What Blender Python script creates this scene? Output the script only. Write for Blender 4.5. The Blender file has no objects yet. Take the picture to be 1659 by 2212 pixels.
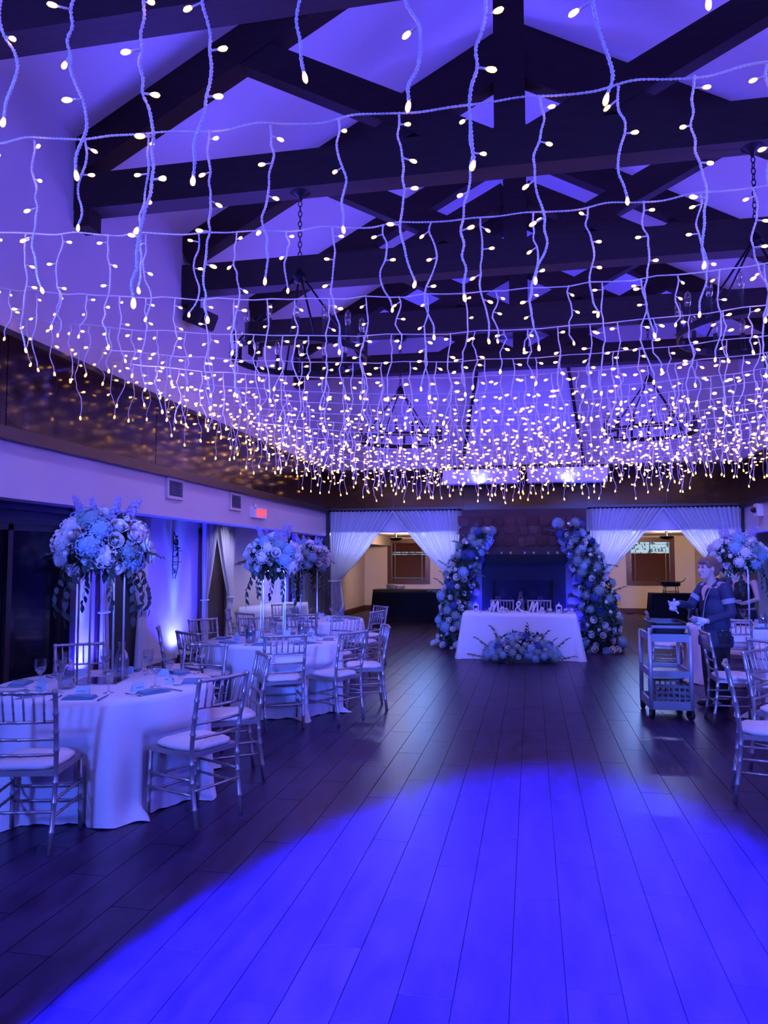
import bpy, math, random
from mathutils import Vector, Matrix, Euler

RAD = math.radians
rnd = random.Random(11)
scene = bpy.context.scene
col = scene.collection

# ------------------------------------------------------------------ camera
CAM_H, F_PX, PITCH, YAW = 1.65, 1600.0, 3.719, 11.235
cam_data = bpy.data.cameras.new('camera')
cam_data.sensor_fit = 'HORIZONTAL'
cam_data.sensor_width = 36.0
cam_data.lens = 36.0 * F_PX / 1659.0
cam_data.clip_end = 200
cam = bpy.data.objects.new('camera', cam_data)
cam.location = (0, 0, CAM_H)
cam.rotation_euler = (RAD(90 + PITCH), 0, RAD(YAW))
col.objects.link(cam)
scene.camera = cam

# ------------------------------------------------------------------ view, world
vs = scene.view_settings
vs.view_transform = 'Standard'
vs.look = 'None'
vs.exposure = 0.0
vs.gamma = 1.0
vs.use_curve_mapping = False
world = bpy.data.worlds.new('world')
scene.world = world
world.use_nodes = True
bg = world.node_tree.nodes['Background']
bg.inputs['Color'].default_value = (0.55, 0.75, 1.0, 1)      # daylight outside the blinds
bg.inputs['Strength'].default_value = 1.6
cy = scene.cycles
cy.max_bounces = 3
cy.diffuse_bounces = 2
cy.glossy_bounces = 2
cy.transmission_bounces = 4
cy.transparent_max_bounces = 10
cy.use_light_tree = False
cy.use_adaptive_sampling = True
cy.adaptive_threshold = 0.08
cy.adaptive_min_samples = 16
cy.sample_clamp_indirect = 4.0
cy.caustics_reflective = False
cy.caustics_refractive = False

# ------------------------------------------------------------------ lamps of the room and added fill
def lamp(name, kind, loc, target, energy, color, size=0.2, angle=60, blend=0.5, spread=None, size_y=None):
    d = bpy.data.lights.new(name, kind)
    d.energy = energy
    d.color = color
    if kind == 'AREA':
        d.size = size
        if size_y:
            d.shape = 'RECTANGLE'
            d.size_y = size_y
        if spread:
            d.spread = RAD(spread)
    else:
        d.shadow_soft_size = size
    if kind == 'SPOT':
        d.spot_size = RAD(angle)
        d.spot_blend = blend
    o = bpy.data.objects.new(name, d)
    o.location = loc
    if target is not None:
        o.rotation_euler = (Vector(target) - Vector(loc)).to_track_quat('-Z', 'Y').to_euler()
    col.objects.link(o)
    return o

BLUE = (0.013, 0.017, 1.0)
AZURE = (0.05, 0.12, 1.0)
VIOLET = (0.085, 0.068, 1.0)
WASH = (0.06, 0.13, 1.0)
# the DJ's moving head behind the camera: the pool of blue on the dance floor
lamp('dance_floor_spot', 'SPOT', (-1.0, -4.0, 2.6), (-0.40, 0.75, 0), 240000, BLUE, 0.04, 29.5, 0.16)
# the DJ's wash lights behind the camera
for x, y, z, tx, ty, tz, e, an in ((-2.6, -3.0, 3.0, -2.8, 7.0, 0.9, 1800, 75), (2.6, -3.0, 3.0, 2.6, 8.0, 0.9, 1900, 75),
                                   (-1.6, -3.4, 2.6, -2.5, 15.0, 1.0, 8500, 19), (1.6, -3.4, 2.6, 2.3, 15.0, 1.0, 8500, 19)):
    lamp('dj_wash', 'SPOT', (x, y, z), (tx, ty, tz), e, WASH, 0.25, an, 0.9)
# added fill without fixtures along both long walls, aimed across into the roof
for y in (-1.0, 3.0, 6.3, 9.6, 12.9):
    for x, tx in ((-3.98, 2.6), (3.71, -2.9)):
        lamp('roof_fill', 'AREA', (x, y, 3.62), (tx, y, 6.8), 200 if y < 12 else 110, VIOLET, 0.12, size_y=2.6, spread=140)
# added fill without fixtures under the tie beams, for the room below
for y in (1.8, 4.0, 8.4, 12.8):
    for x in (-2.4, 2.1):
        lamp('hall_fill', 'SPOT', (x, y, 4.82), (x, y, 0), 155, (0.28, 0.27, 1.0), 0.2, 150, 0.9)

# ------------------------------------------------------------------ mesh builder
class MB:
    def __init__(self):
        self.v = []; self.f = []; self.s = []; self.m = []; self.mi = 0
    def add(self, vs_, fs_, smooth=True):
        o = len(self.v)
        self.v.extend([tuple(p) for p in vs_])
        for f in fs_:
            self.f.append(tuple(i + o for i in f)); self.s.append(smooth); self.m.append(self.mi)
        return self
    def box(self, c, s, rot=None):
        hx, hy, hz = s[0] / 2, s[1] / 2, s[2] / 2
        pts = [Vector((x, y, z)) for x in (-hx, hx) for y in (-hy, hy) for z in (-hz, hz)]
        if rot is not None:
            mt = Euler(rot).to_matrix()
            pts = [mt @ p for p in pts]
        c = Vector(c)
        return self.add([p + c for p in pts], [(0, 1, 3, 2), (4, 6, 7, 5), (0, 4, 5, 1), (2, 3, 7, 6), (0, 2, 6, 4), (1, 5, 7, 3)], False)
    def bb(self, x0, x1, y0, y1, z0, z1):
        return self.box(((x0 + x1) / 2, (y0 + y1) / 2, (z0 + z1) / 2), (abs(x1 - x0), abs(y1 - y0), abs(z1 - z0)))
    def bar(self, p0, p1, w, h, up=(0, 0, 1)):
        p0 = Vector(p0); p1 = Vector(p1); d = (p1 - p0).normalized()
        side = d.cross(Vector(up)).normalized(); u = side.cross(d)
        pts = []
        for p in (p0, p1):
            for a, b in ((-1, -1), (1, -1), (1, 1), (-1, 1)):
                pts.append(p + side * (w / 2 * a) + u * (h / 2 * b))
        return self.add(pts, [(0, 1, 2, 3), (7, 6, 5, 4), (0, 4, 5, 1), (1, 5, 6, 2), (2, 6, 7, 3), (3, 7, 4, 0)], False)
    def tube(self, pts, r, n=8, cap=True, smooth=True, flat=1.0):
        pts = [Vector(p) for p in pts]; k = len(pts)
        rs = r if isinstance(r, (list, tuple)) else [r] * k
        vs_ = []; ref = None
        for i in range(k):
            d = (pts[min(i + 1, k - 1)] - pts[max(i - 1, 0)])
            d = d.normalized() if d.length > 1e-9 else Vector((0, 0, 1))
            if ref is None:
                ref = Vector((1, 0, 0)) if abs(d.x) < 0.8 else Vector((0, 1, 0))
            a = (ref - d * ref.dot(d)).normalized(); ref = a; b = d.cross(a)
            for j in range(n):
                t = 2 * math.pi * j / n
                vs_.append(pts[i] + (a * math.cos(t) + b * math.sin(t) * flat) * rs[i])
        fs_ = [(i * n + j, i * n + (j + 1) % n, (i + 1) * n + (j + 1) % n, (i + 1) * n + j) for i in range(k - 1) for j in range(n)]
        if cap:
            fs_ += [tuple(range(n - 1, -1, -1)), tuple((k - 1) * n + j for j in range(n))]
        return self.add(vs_, fs_, smooth)
    def cyl(self, p0, p1, r0, r1=None, n=12, smooth=True):
        return self.tube([p0, p1], [r0, r0 if r1 is None else r1], n, True, smooth)
    def lathe(self, prof, n=16, c=(0, 0, 0), cap=True, smooth=True):
        c = Vector(c); k = len(prof)
        vs_ = [c + Vector((r * math.cos(2 * math.pi * j / n), r * math.sin(2 * math.pi * j / n), z)) for r, z in prof for j in range(n)]
        fs_ = [(i * n + j, i * n + (j + 1) % n, (i + 1) * n + (j + 1) % n, (i + 1) * n + j) for i in range(k - 1) for j in range(n)]
        if cap:
            fs_ += [tuple(range(n - 1, -1, -1)), tuple((k - 1) * n + j for j in range(n))]
        return self.add(vs_, fs_, smooth)
    def ell(self, c, r, n=12, m=8, rot=None):
        c = Vector(c); mt = Euler(rot).to_matrix() if rot is not None else None
        vs_ = []
        for i in range(m + 1):
            a = math.pi * i / m
            for j in range(n):
                t = 2 * math.pi * j / n
                p = Vector((r[0] * math.sin(a) * math.cos(t), r[1] * math.sin(a) * math.sin(t), -r[2] * math.cos(a)))
                vs_.append((mt @ p if mt else p) + c)
        fs_ = [(i * n + j, i * n + (j + 1) % n, (i + 1) * n + (j + 1) % n, (i + 1) * n + j) for i in range(m) for j in range(n)]
        return self.add(vs_, fs_, True)
    def grid(self, fn, nu, nv, smooth=True, wrap=False):
        vs_ = [fn(i / nu, j / nv) for i in range(nu + (0 if wrap else 1)) for j in range(nv + 1)]
        q = nv + 1; N = nu if wrap else nu + 1
        fs_ = [(i * q + j, ((i + 1) % N) * q + j, ((i + 1) % N) * q + j + 1, i * q + j + 1) for i in range(nu) for j in range(nv)]
        return self.add(vs_, fs_, smooth)
    def prism(self, poly, y0, y1):
        """polygon in xz, extruded along y"""
        n = len(poly)
        vs_ = [(x, y0, z) for x, z in poly] + [(x, y1, z) for x, z in poly]
        return self.add(vs_, [tuple(range(n)), tuple(range(2 * n - 1, n - 1, -1))] + [(i, i + n, (i + 1) % n + n, (i + 1) % n) for i in range(n)], False)
    def merge(self, other, mt=None):
        o = len(self.v)
        self.v.extend([tuple(mt @ Vector(p)) if mt else p for p in other.v])
        self.f.extend([tuple(i + o for i in f) for f in other.f]); self.s.extend(other.s)
        self.m.extend([self.mi] * len(other.f))
        return self
    def mesh(self, name, *mats):
        me = bpy.data.meshes.new(name)
        me.from_pydata(self.v, [], self.f)
        me.polygons.foreach_set('use_smooth', self.s)
        for m_ in mats:
            me.materials.append(m_)
        if len(mats) > 1:
            me.polygons.foreach_set('material_index', self.m)
        me.update()
        return me

def ob(name, me, parent=None, loc=(0, 0, 0), rot=(0, 0, 0), scale=(1, 1, 1), label=None, cat=None, group=None, kind=None):
    o = bpy.data.objects.new(name, me)
    col.objects.link(o)
    o.parent = parent
    o.location = loc; o.rotation_euler = rot; o.scale = scale
    if label: o['label'] = label
    if cat: o['category'] = cat
    if group: o['group'] = group
    if kind: o['kind'] = kind
    return o

def thing(name, label, cat, loc=(0, 0, 0), rz=0.0, group=None, kind=None):
    return ob(name, None, None, loc, (0, 0, rz), (1, 1, 1), label, cat, group, kind)

kids = {}
def copy_tree(o, parent=None):
    c = o.copy(); col.objects.link(c); c.parent = parent
    for ch in list(o.children):
        copy_tree(ch, c)
    return c

def place(proto, used, loc, rz, label, group=None, scale=None):
    """first call moves the prototype itself, later calls copy it"""
    if used[0]:
        t = copy_tree(proto)
    else:
        t = proto; used[0] = True
    t.location = loc; t.rotation_euler = (0, 0, rz)
    if scale: t.scale = scale
    t['label'] = label
    if group: t['group'] = group
    return t

# ------------------------------------------------------------------ materials
def mat(name, color, rough=0.5, metal=0.0, var=0.12, vscale=6.0, bump=0.0, bscale=60.0, spec=0.5, emit=None, estr=1.0, stretch=None, sheen=0.0, coat=0.0):
    m = bpy.data.materials.new(name); m.use_nodes = True
    nt = m.node_tree; b = nt.nodes['Principled BSDF']
    b.inputs['Roughness'].default_value = rough
    b.inputs['Metallic'].default_value = metal
    b.inputs['Specular IOR Level'].default_value = spec
    b.inputs['Sheen Weight'].default_value = sheen
    b.inputs['Coat Weight'].default_value = coat
    tc = nt.nodes.new('ShaderNodeTexCoord')
    mp = nt.nodes.new('ShaderNodeMapping')
    nt.links.new(tc.outputs['Object'], mp.inputs['Vector'])
    if stretch: mp.inputs['Scale'].default_value = stretch
    n = nt.nodes.new('ShaderNodeTexNoise'); n.inputs['Scale'].default_value = vscale; n.inputs['Detail'].default_value = 4
    nt.links.new(mp.outputs['Vector'], n.inputs['Vector'])
    mx = nt.nodes.new('ShaderNodeMix'); mx.data_type = 'RGBA'
    nt.links.new(n.outputs['Fac'], mx.inputs['Factor'])
    lo = tuple(c * (1 - var) for c in color) + (1,); hi = tuple(min(1, c * (1 + var)) for c in color) + (1,)
    mx.inputs['A'].default_value = lo; mx.inputs['B'].default_value = hi
    nt.links.new(mx.outputs['Result'], b.inputs['Base Color'])
    if bump > 0:
        n2 = nt.nodes.new('ShaderNodeTexNoise'); n2.inputs['Scale'].default_value = bscale
        nt.links.new(mp.outputs['Vector'], n2.inputs['Vector'])
        bp = nt.nodes.new('ShaderNodeBump'); bp.inputs['Strength'].default_value = bump; bp.inputs['Distance'].default_value = 0.01
        nt.links.new(n2.outputs['Fac'], bp.inputs['Height']); nt.links.new(bp.outputs['Normal'], b.inputs['Normal'])
    if emit:
        b.inputs['Emission Color'].default_value = tuple(emit) + (1,)
        b.inputs['Emission Strength'].default_value = estr
    return m

def glass_mat(name, tint=(0.9, 0.95, 1.0), base=0.06):
    """thin clear glass: see-through with a fresnel gloss"""
    m = bpy.data.materials.new(name); m.use_nodes = True
    nt = m.node_tree; nt.nodes.remove(nt.nodes['Principled BSDF'])
    out = nt.nodes['Material Output']
    tr = nt.nodes.new('ShaderNodeBsdfTransparent'); tr.inputs['Color'].default_value = tuple(tint) + (1,)
    gl = nt.nodes.new('ShaderNodeBsdfGlossy'); gl.inputs['Roughness'].default_value = 0.05
    lw = nt.nodes.new('ShaderNodeLayerWeight'); lw.inputs['Blend'].default_value = 0.35
    mr = nt.nodes.new('ShaderNodeMapRange'); mr.inputs['To Min'].default_value = base; mr.inputs['To Max'].default_value = 0.75
    nt.links.new(lw.outputs['Facing'], mr.inputs['Value'])
    mx = nt.nodes.new('ShaderNodeMixShader')
    nt.links.new(mr.outputs['Result'], mx.inputs['Fac'])
    nt.links.new(tr.outputs[0], mx.inputs[1]); nt.links.new(gl.outputs[0], mx.inputs[2])
    nt.links.new(mx.outputs[0], out.inputs['Surface'])
    return m

def sheer_mat(name, color, open_=0.25):
    m = bpy.data.materials.new(name); m.use_nodes = True
    nt = m.node_tree; nt.nodes.remove(nt.nodes['Principled BSDF'])
    out = nt.nodes['Material Output']
    tr = nt.nodes.new('ShaderNodeBsdfTransparent')
    df = nt.nodes.new('ShaderNodeBsdfDiffuse'); tl = nt.nodes.new('ShaderNodeBsdfTranslucent')
    for s in (df, tl): s.inputs['Color'].default_value = tuple(color) + (1,)
    tc = nt.nodes.new('ShaderNodeTexCoord'); n = nt.nodes.new('ShaderNodeTexNoise'); n.inputs['Scale'].default_value = 30
    nt.links.new(tc.outputs['Object'], n.inputs['Vector'])
    mr = nt.nodes.new('ShaderNodeMapRange'); mr.inputs['To Min'].default_value = max(0.0, open_ - 0.08); mr.inputs['To Max'].default_value = open_ + 0.08
    nt.links.new(n.outputs['Fac'], mr.inputs['Value'])
    m1 = nt.nodes.new('ShaderNodeMixShader'); m1.inputs['Fac'].default_value = 0.4
    nt.links.new(df.outputs[0], m1.inputs[1]); nt.links.new(tl.outputs[0], m1.inputs[2])
    m2 = nt.nodes.new('ShaderNodeMixShader')
    nt.links.new(mr.outputs['Result'], m2.inputs['Fac']); nt.links.new(m1.outputs[0], m2.inputs[1]); nt.links.new(tr.outputs[0], m2.inputs[2])
    nt.links.new(m2.outputs[0], out.inputs['Surface'])
    return m

def plank_mat():
    m = mat('floor_plank', (0.06, 0.042, 0.036), 0.36, spec=0.24)
    nt = m.node_tree; b = nt.nodes['Principled BSDF']
    geo = nt.nodes.new('ShaderNodeNewGeometry'); tc = nt.nodes.new('ShaderNodeTexCoord')
    wp = nt.nodes.new('ShaderNodeVectorMath'); wp.operation = 'SCALE'; wp.inputs['Scale'].default_value = 40
    cmb = nt.nodes.new('ShaderNodeCombineXYZ')
    nt.links.new(geo.outputs['Random Per Island'], cmb.inputs['Z'])
    nt.links.new(cmb.outputs[0], wp.inputs[0])
    addv = nt.nodes.new('ShaderNodeVectorMath'); addv.operation = 'ADD'
    nt.links.new(geo.outputs['Position'], addv.inputs[0]); nt.links.new(wp.outputs[0], addv.inputs[1])
    mp = nt.nodes.new('ShaderNodeMapping'); mp.inputs['Scale'].default_value = (3.0, 0.9, 1.0)
    nt.links.new(addv.outputs[0], mp.inputs['Vector'])
    n = nt.nodes.new('ShaderNodeTexNoise'); n.inputs['Scale'].default_value = 3.4; n.inputs['Detail'].default_value = 5; n.inputs['Roughness'].default_value = 0.55
    nt.links.new(mp.outputs[0], n.inputs['Vector'])
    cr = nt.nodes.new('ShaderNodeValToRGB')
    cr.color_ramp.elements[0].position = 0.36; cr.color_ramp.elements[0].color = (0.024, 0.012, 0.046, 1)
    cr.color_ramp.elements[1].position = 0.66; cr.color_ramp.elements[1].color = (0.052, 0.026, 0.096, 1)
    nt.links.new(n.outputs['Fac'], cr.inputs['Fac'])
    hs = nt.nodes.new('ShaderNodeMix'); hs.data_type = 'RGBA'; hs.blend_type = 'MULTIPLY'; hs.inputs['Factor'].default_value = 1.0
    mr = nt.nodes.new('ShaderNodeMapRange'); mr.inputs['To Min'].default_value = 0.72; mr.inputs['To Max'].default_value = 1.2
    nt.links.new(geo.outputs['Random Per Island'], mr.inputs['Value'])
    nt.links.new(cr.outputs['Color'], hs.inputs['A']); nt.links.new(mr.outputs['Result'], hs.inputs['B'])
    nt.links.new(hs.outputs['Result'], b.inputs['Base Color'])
    r2 = nt.nodes.new('ShaderNodeMapRange'); r2.inputs['To Min'].default_value = 0.27; r2.inputs['To Max'].default_value = 0.34
    nt.links.new(n.outputs['Fac'], r2.inputs['Value']); nt.links.new(r2.outputs['Result'], b.inputs['Roughness'])
    bp = nt.nodes.new('ShaderNodeBump'); bp.inputs['Strength'].default_value = 0.03; bp.inputs['Distance'].default_value = 0.003
    nt.links.new(n.outputs['Fac'], bp.inputs['Height']); nt.links.new(bp.outputs['Normal'], b.inputs['Normal'])
    return m

def stone_mat():
    m = mat('fieldstone', (0.13, 0.06, 0.055), 0.8, var=0.35, vscale=5, bump=0.6, bscale=25)
    nt = m.node_tree; b = nt.nodes['Principled BSDF']
    oi = nt.nodes.new('ShaderNodeObjectInfo')
    cr = nt.nodes.new('ShaderNodeValToRGB')
    e = cr.color_ramp.elements
    e[0].color = (0.04, 0.016, 0.022, 1); e[1].color = (0.14, 0.085, 0.09, 1)
    x = e.new(0.5); x.color = (0.085, 0.028, 0.028, 1)
    nt.links.new(oi.outputs['Random'], cr.inputs['Fac'])
    mx = nt.nodes.new('ShaderNodeMix'); mx.data_type = 'RGBA'; mx.blend_type = 'MULTIPLY'; mx.inputs['Factor'].default_value = 0.6
    src = b.inputs['Base Color'].links[0].from_socket
    sc_ = nt.nodes.new('ShaderNodeMix'); sc_.data_type = 'RGBA'; sc_.inputs['Factor'].default_value = 0.3
    nt.links.new(cr.outputs['Color'], sc_.inputs['A']); nt.links.new(src, sc_.inputs['B'])
    nt.links.new(sc_.outputs['Result'], b.inputs['Base Color'])
    return m

def bulb_mat():
    m = mat('warm_bulb', (1, 0.9, 0.7), 0.4, emit=(1.0, 0.42, 0.038), estr=9.0)
    m.cycles.emission_sampling = 'NONE'
    return m

MT = dict(
    plaster=mat('cream_plaster', (0.66, 0.60, 0.56), 0.85, var=0.04, vscale=3, bump=0.15, bscale=90),
    ceiling=mat('ceiling_paint', (0.66, 0.63, 0.62), 0.9, var=0.03, vscale=2, bump=0.08, bscale=60),
    tan=mat('tan_plaster', (0.72, 0.61, 0.52), 0.85, var=0.05, vscale=3, bump=0.12, bscale=80),
    beam=mat('dark_timber', (0.030, 0.018, 0.014), 0.62, var=0.45, vscale=5, bump=0.3, bscale=30, stretch=(1, 6, 6), spec=0.3),
    panel=mat('dark_panel', (0.028, 0.012, 0.009), 0.12, var=0.3, vscale=2.5, stretch=(4, 0.6, 4), spec=0.35),
    trim=mat('dark_trim', (0.035, 0.02, 0.017), 0.35, var=0.2),
    redwood=mat('dark_red_wood', (0.085, 0.022, 0.018), 0.4, var=0.25, vscale=8),
    grout=mat('grout', (0.012, 0.01, 0.012), 0.8),
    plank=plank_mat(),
    stone=stone_mat(),
    mortar=mat('mortar', (0.08, 0.05, 0.05), 0.95, var=0.2, bump=0.4),
    iron=mat('black_iron', (0.012, 0.010, 0.011), 0.45, 0.6),
    black=mat('black_plastic', (0.012, 0.012, 0.014), 0.5),
    blackcloth=mat('black_cloth', (0.010, 0.010, 0.013), 0.9, sheen=0.1),
    cloth=mat('white_cloth', (0.80, 0.80, 0.82), 0.85, var=0.03, vscale=120, bump=0.05, bscale=400, sheen=0.2),
    cushion=mat('ivory_cushion', (0.80, 0.72, 0.68), 0.85, var=0.05, vscale=20, bump=0.2, bscale=120, sheen=0.2),
    silver=mat('silver_paint', (0.46, 0.42, 0.40), 0.34, 0.65, var=0.15, vscale=12),
    chrome=mat('chrome', (0.75, 0.75, 0.78), 0.15, 1.0, var=0.05),
    cutlery=mat('steel_cutlery', (0.6, 0.58, 0.58), 0.2, 1.0, var=0.05),
    gold=mat('champagne_metal', (0.55, 0.47, 0.42), 0.25, 0.9, var=0.08),
    glass=glass_mat('clear_glass'),
    pane=None,
    sheer=sheer_mat('sheer_voile', (0.86, 0.86, 0.9), 0.16),
    voile=sheer_mat('wall_voile', (0.86, 0.86, 0.9), 0.05),
    wire=mat('white_wire', (0.88, 0.86, 0.84), 0.4, var=0.08, vscale=200, bump=0.5, bscale=260),
    bulb=bulb_mat(),
    clearbulb=glass_mat('lamp_glass', (1, 0.97, 0.92), 0.12),
    candle=mat('candle_sleeve', (0.02, 0.016, 0.016), 0.5),
    white=mat('white_paint', (0.8, 0.8, 0.8), 0.5, var=0.03),
    rose=mat('white_rose', (0.86, 0.83, 0.80), 0.65, var=0.05, vscale=20, sheen=0.2),
    blush=mat('blush_bloom', (0.80, 0.70, 0.74), 0.65, var=0.06, vscale=20),
    hydra=mat('powder_blue_hydrangea', (0.33, 0.52, 0.66), 0.7, var=0.25, vscale=30),
    hydra2=mat('green_blue_hydrangea', (0.26, 0.38, 0.36), 0.7, var=0.3, vscale=30),
    royal=mat('royal_blue_bloom', (0.05, 0.10, 0.30), 0.6, var=0.25, vscale=25),
    lilac=mat('lilac_floret', (0.40, 0.36, 0.66), 0.6, var=0.25, vscale=30),
    leaf=mat('dark_leaf', (0.028, 0.055, 0.035), 0.5, var=0.4, vscale=10),
    leaf2=mat('sage_leaf', (0.09, 0.14, 0.10), 0.55, var=0.3, vscale=10),
    napkin=mat('slate_blue_napkin', (0.20, 0.33, 0.46), 0.85, var=0.08, vscale=80),
    card=mat('pale_blue_card', (0.42, 0.62, 0.72), 0.7, var=0.04),
    ink=mat('grey_ink', (0.10, 0.13, 0.2), 0.7),
    mirror=mat('mirror_plate', (0.55, 0.55, 0.58), 0.06, 1.0, var=0.02),
    cartgrey=mat('grey_cart_plastic', (0.22, 0.23, 0.26), 0.45, var=0.08),
    cartalu=mat('cart_upright', (0.42, 0.43, 0.46), 0.4, 0.4, var=0.05),
    tub=mat('black_bus_tub', (0.012, 0.012, 0.015), 0.4),
    crate=mat('grey_glass_rack', (0.13, 0.13, 0.15), 0.55, var=0.1),
    rubber=mat('rubber', (0.015, 0.015, 0.017), 0.7),
    skin=mat('skin', (0.62, 0.40, 0.32), 0.55, var=0.06, vscale=15),
    hair=mat('auburn_hair', (0.20, 0.10, 0.06), 0.5, var=0.4, vscale=25, stretch=(1, 1, 6)),
    darkhair=mat('dark_hair', (0.03, 0.02, 0.018), 0.5, var=0.3, vscale=25),
    jacket=mat('navy_jacket', (0.022, 0.03, 0.07), 0.7, var=0.2, vscale=14, bump=0.35, bscale=35),
    jacketgrey=mat('grey_jacket_panel', (0.28, 0.29, 0.34), 0.7, var=0.1),
    blackwear=mat('black_garment', (0.012, 0.011, 0.014), 0.85, var=0.2),
    glove=mat('pale_glove', (0.70, 0.68, 0.72), 0.5, var=0.05),
    lip=mat('lip', (0.42, 0.16, 0.15), 0.45), eye=mat('eye_dark', (0.02, 0.015, 0.015), 0.2),
    candlewax=mat('white_wax', (0.75, 0.72, 0.68), 0.6),
    plates=mat('stacked_china', (0.62, 0.58, 0.55), 0.3, var=0.05),
    bluelinen=mat('pale_linen', (0.66, 0.68, 0.76), 0.85, var=0.03),
)
MT['pane'] = mat('dark_window_glass', (0.006, 0.007, 0.012), 0.07, spec=0.6, var=0.1)
MT['redled'] = mat('red_led', (0.6, 0.02, 0.02), 0.4, emit=(1.0, 0.05, 0.04), estr=2.2)
MT['blueled'] = mat('blue_led', (0.1, 0.15, 0.6), 0.3, emit=(0.25, 0.35, 1.0), estr=6)
MT['warmlamp'] = mat('warm_lamp_glass', (0.9, 0.8, 0.65), 0.4, emit=(1.0, 0.72, 0.45), estr=2.5)
for m_ in ('redled', 'blueled', 'warmlamp'):
    MT[m_].cycles.emission_sampling = 'NONE'

# ================================================================== STRUCTURE
XL, XR, X0 = -4.20, 3.93, -0.135          # hall bulkhead planes
AL, AR = -5.53, 5.26                      # outer aisle walls
YB, YE, YW = -6.0, 15.0, 24.5             # back of hall (behind camera), end wall of hall, far wall of back room
Z_SOF, Z_AISLE, Z_WHITE, Z_PAN = 2.16, 2.50, 2.70, 3.47
Z_EAVE, SLOPE = 5.66, 0.545
Z_RIDGE = Z_EAVE + SLOPE * (X0 - XL)

# ---- floor: grout bed with planks
PW, PL = 0.21, 1.22
bed = MB().bb(AL - 0.3, AR + 0.3, YB - 0.3, YW + 0.3, -0.12, -0.006).mesh('floor', MT['grout'])
floor = ob('floor', bed, kind='structure')
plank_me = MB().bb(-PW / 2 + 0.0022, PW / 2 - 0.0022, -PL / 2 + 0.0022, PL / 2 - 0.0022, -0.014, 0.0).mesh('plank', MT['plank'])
spots = []
nrow = int((AR - AL) / PW) + 2
row0 = -0.10 - PW / 2 - 26 * PW
for i in range(nrow):
    x = row0 + i * PW
    if x + PW / 2 > AR - 0.0 or x - PW / 2 < AL: continue
    off = ((i * 0.377) % 1.0) * PL
    y = -1.9 + off
    while y < YW - PL / 2:
        spots.append((x, y)); y += PL
def seen(x, y):
    a = math.degrees(math.atan2(x, max(y, 0.01))) + YAW
    d = math.hypot(x, y)
    return abs(a) < 29 and y > 1.6 and math.degrees(math.atan2(CAM_H, d)) < 31
order = sorted(spots, key=lambda p: (0 if seen(*p) else 1, math.hypot(*p)))
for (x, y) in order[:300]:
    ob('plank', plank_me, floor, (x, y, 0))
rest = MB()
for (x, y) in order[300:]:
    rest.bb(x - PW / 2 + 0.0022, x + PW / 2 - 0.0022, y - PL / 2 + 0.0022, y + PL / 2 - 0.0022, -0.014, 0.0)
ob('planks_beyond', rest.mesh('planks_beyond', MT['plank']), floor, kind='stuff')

# ---- side walls of the nave (bulkhead + upper wall) with dark panelling
def hall_wall(name, x, s):
    """s=-1: wall to the left, s=+1: to the right; thickness goes outwards"""
    t = 0.22
    m = MB()
    m.bb(x, x + s * t, YB, YE + 0.3, Z_SOF, Z_EAVE + 0.12)
    w = ob(name, m.mesh(name, MT['plaster']), kind='structure')
    # dark glossy panels between trims
    y = YE - 0.02
    while y > YB + 0.2:
        y2 = max(YB, y - 2.44)
        ob('panel', MB().bb(x - s * 0.045, x + s * 0.01, y2 + 0.006, y - 0.006, Z_WHITE + 0.02, Z_PAN).mesh('panel', MT['panel']), w)
        y = y2
    ob('ledge_trim', MB().bb(x - s * 0.085, x + s * 0.01, YB, YE, Z_WHITE - 0.075, Z_WHITE + 0.025).mesh('trim', MT['trim']), w)
    ob('cap_trim', MB().bb(x - s * 0.075, x + s * 0.01, YB, YE, Z_PAN, Z_PAN + 0.05).mesh('trim', MT['trim']), w)
    return w
wall_left = hall_wall('wall_left', XL, -1)
wall_right = hall_wall('wall_right', XR, 1)

# ---- pitched ceiling
th = 0.12
lx, rx = XL - 0.2, XR + 0.2
zl = Z_EAVE - SLOPE * 0.2
ceil = MB()
ceil.prism([(lx, zl), (X0, Z_RIDGE), (X0, Z_RIDGE + th), (lx, zl + th)], YB, YE + 0.3)
ceil.prism([(X0, Z_RIDGE), (rx, zl), (rx, zl + th), (X0, Z_RIDGE + th)], YB, YE + 0.3)
ob('ceiling', ceil.mesh('ceiling', MT['ceiling']), kind='structure')

# ---- wall behind the camera and the gable end
back = MB().prism([(AL, -0.1), (AR, -0.1), (AR, 3.2), (XR, 3.2), (rx, zl), (X0, Z_RIDGE + 0.05), (lx, zl), (XL, 3.2), (AL, 3.2)], YB - 0.2, YB)
ob('wall_rear', back.mesh('wall_rear', MT['plaster']), kind='structure')
gab = MB().prism([(XL, Z_WHITE - 0.02), (XR, Z_WHITE - 0.02), (rx, zl), (X0, Z_RIDGE + 0.05), (lx, zl)], YE, YE + 0.3)
gab.bb(XL, XR, YE + 0.02, YE + 0.28, 2.22, Z_WHITE)           # header over the openings
gable = ob('wall_end', gab.mesh('wall_end', MT['plaster']), kind='structure')
xs = [XL, XL + 1.42, X0 - 1.2, X0 + 1.2, XR - 1.37, XR]
for a, b in zip(xs[:-1], xs[1:]):
    ob('panel', MB().bb(a + 0.006, b - 0.006, YE - 0.045, YE + 0.01, Z_WHITE + 0.02, Z_PAN).mesh('panel', MT['panel']), gable)
ob('ledge_trim', MB().bb(XL, XR, YE - 0.085, YE + 0.01, Z_WHITE - 0.05, Z_WHITE + 0.025).mesh('trim', MT['trim']), gable)
ob('cap_trim', MB().bb(XL, XR, YE - 0.075, YE + 0.01, Z_PAN, Z_PAN + 0.05).mesh('trim', MT['trim']), gable)
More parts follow.
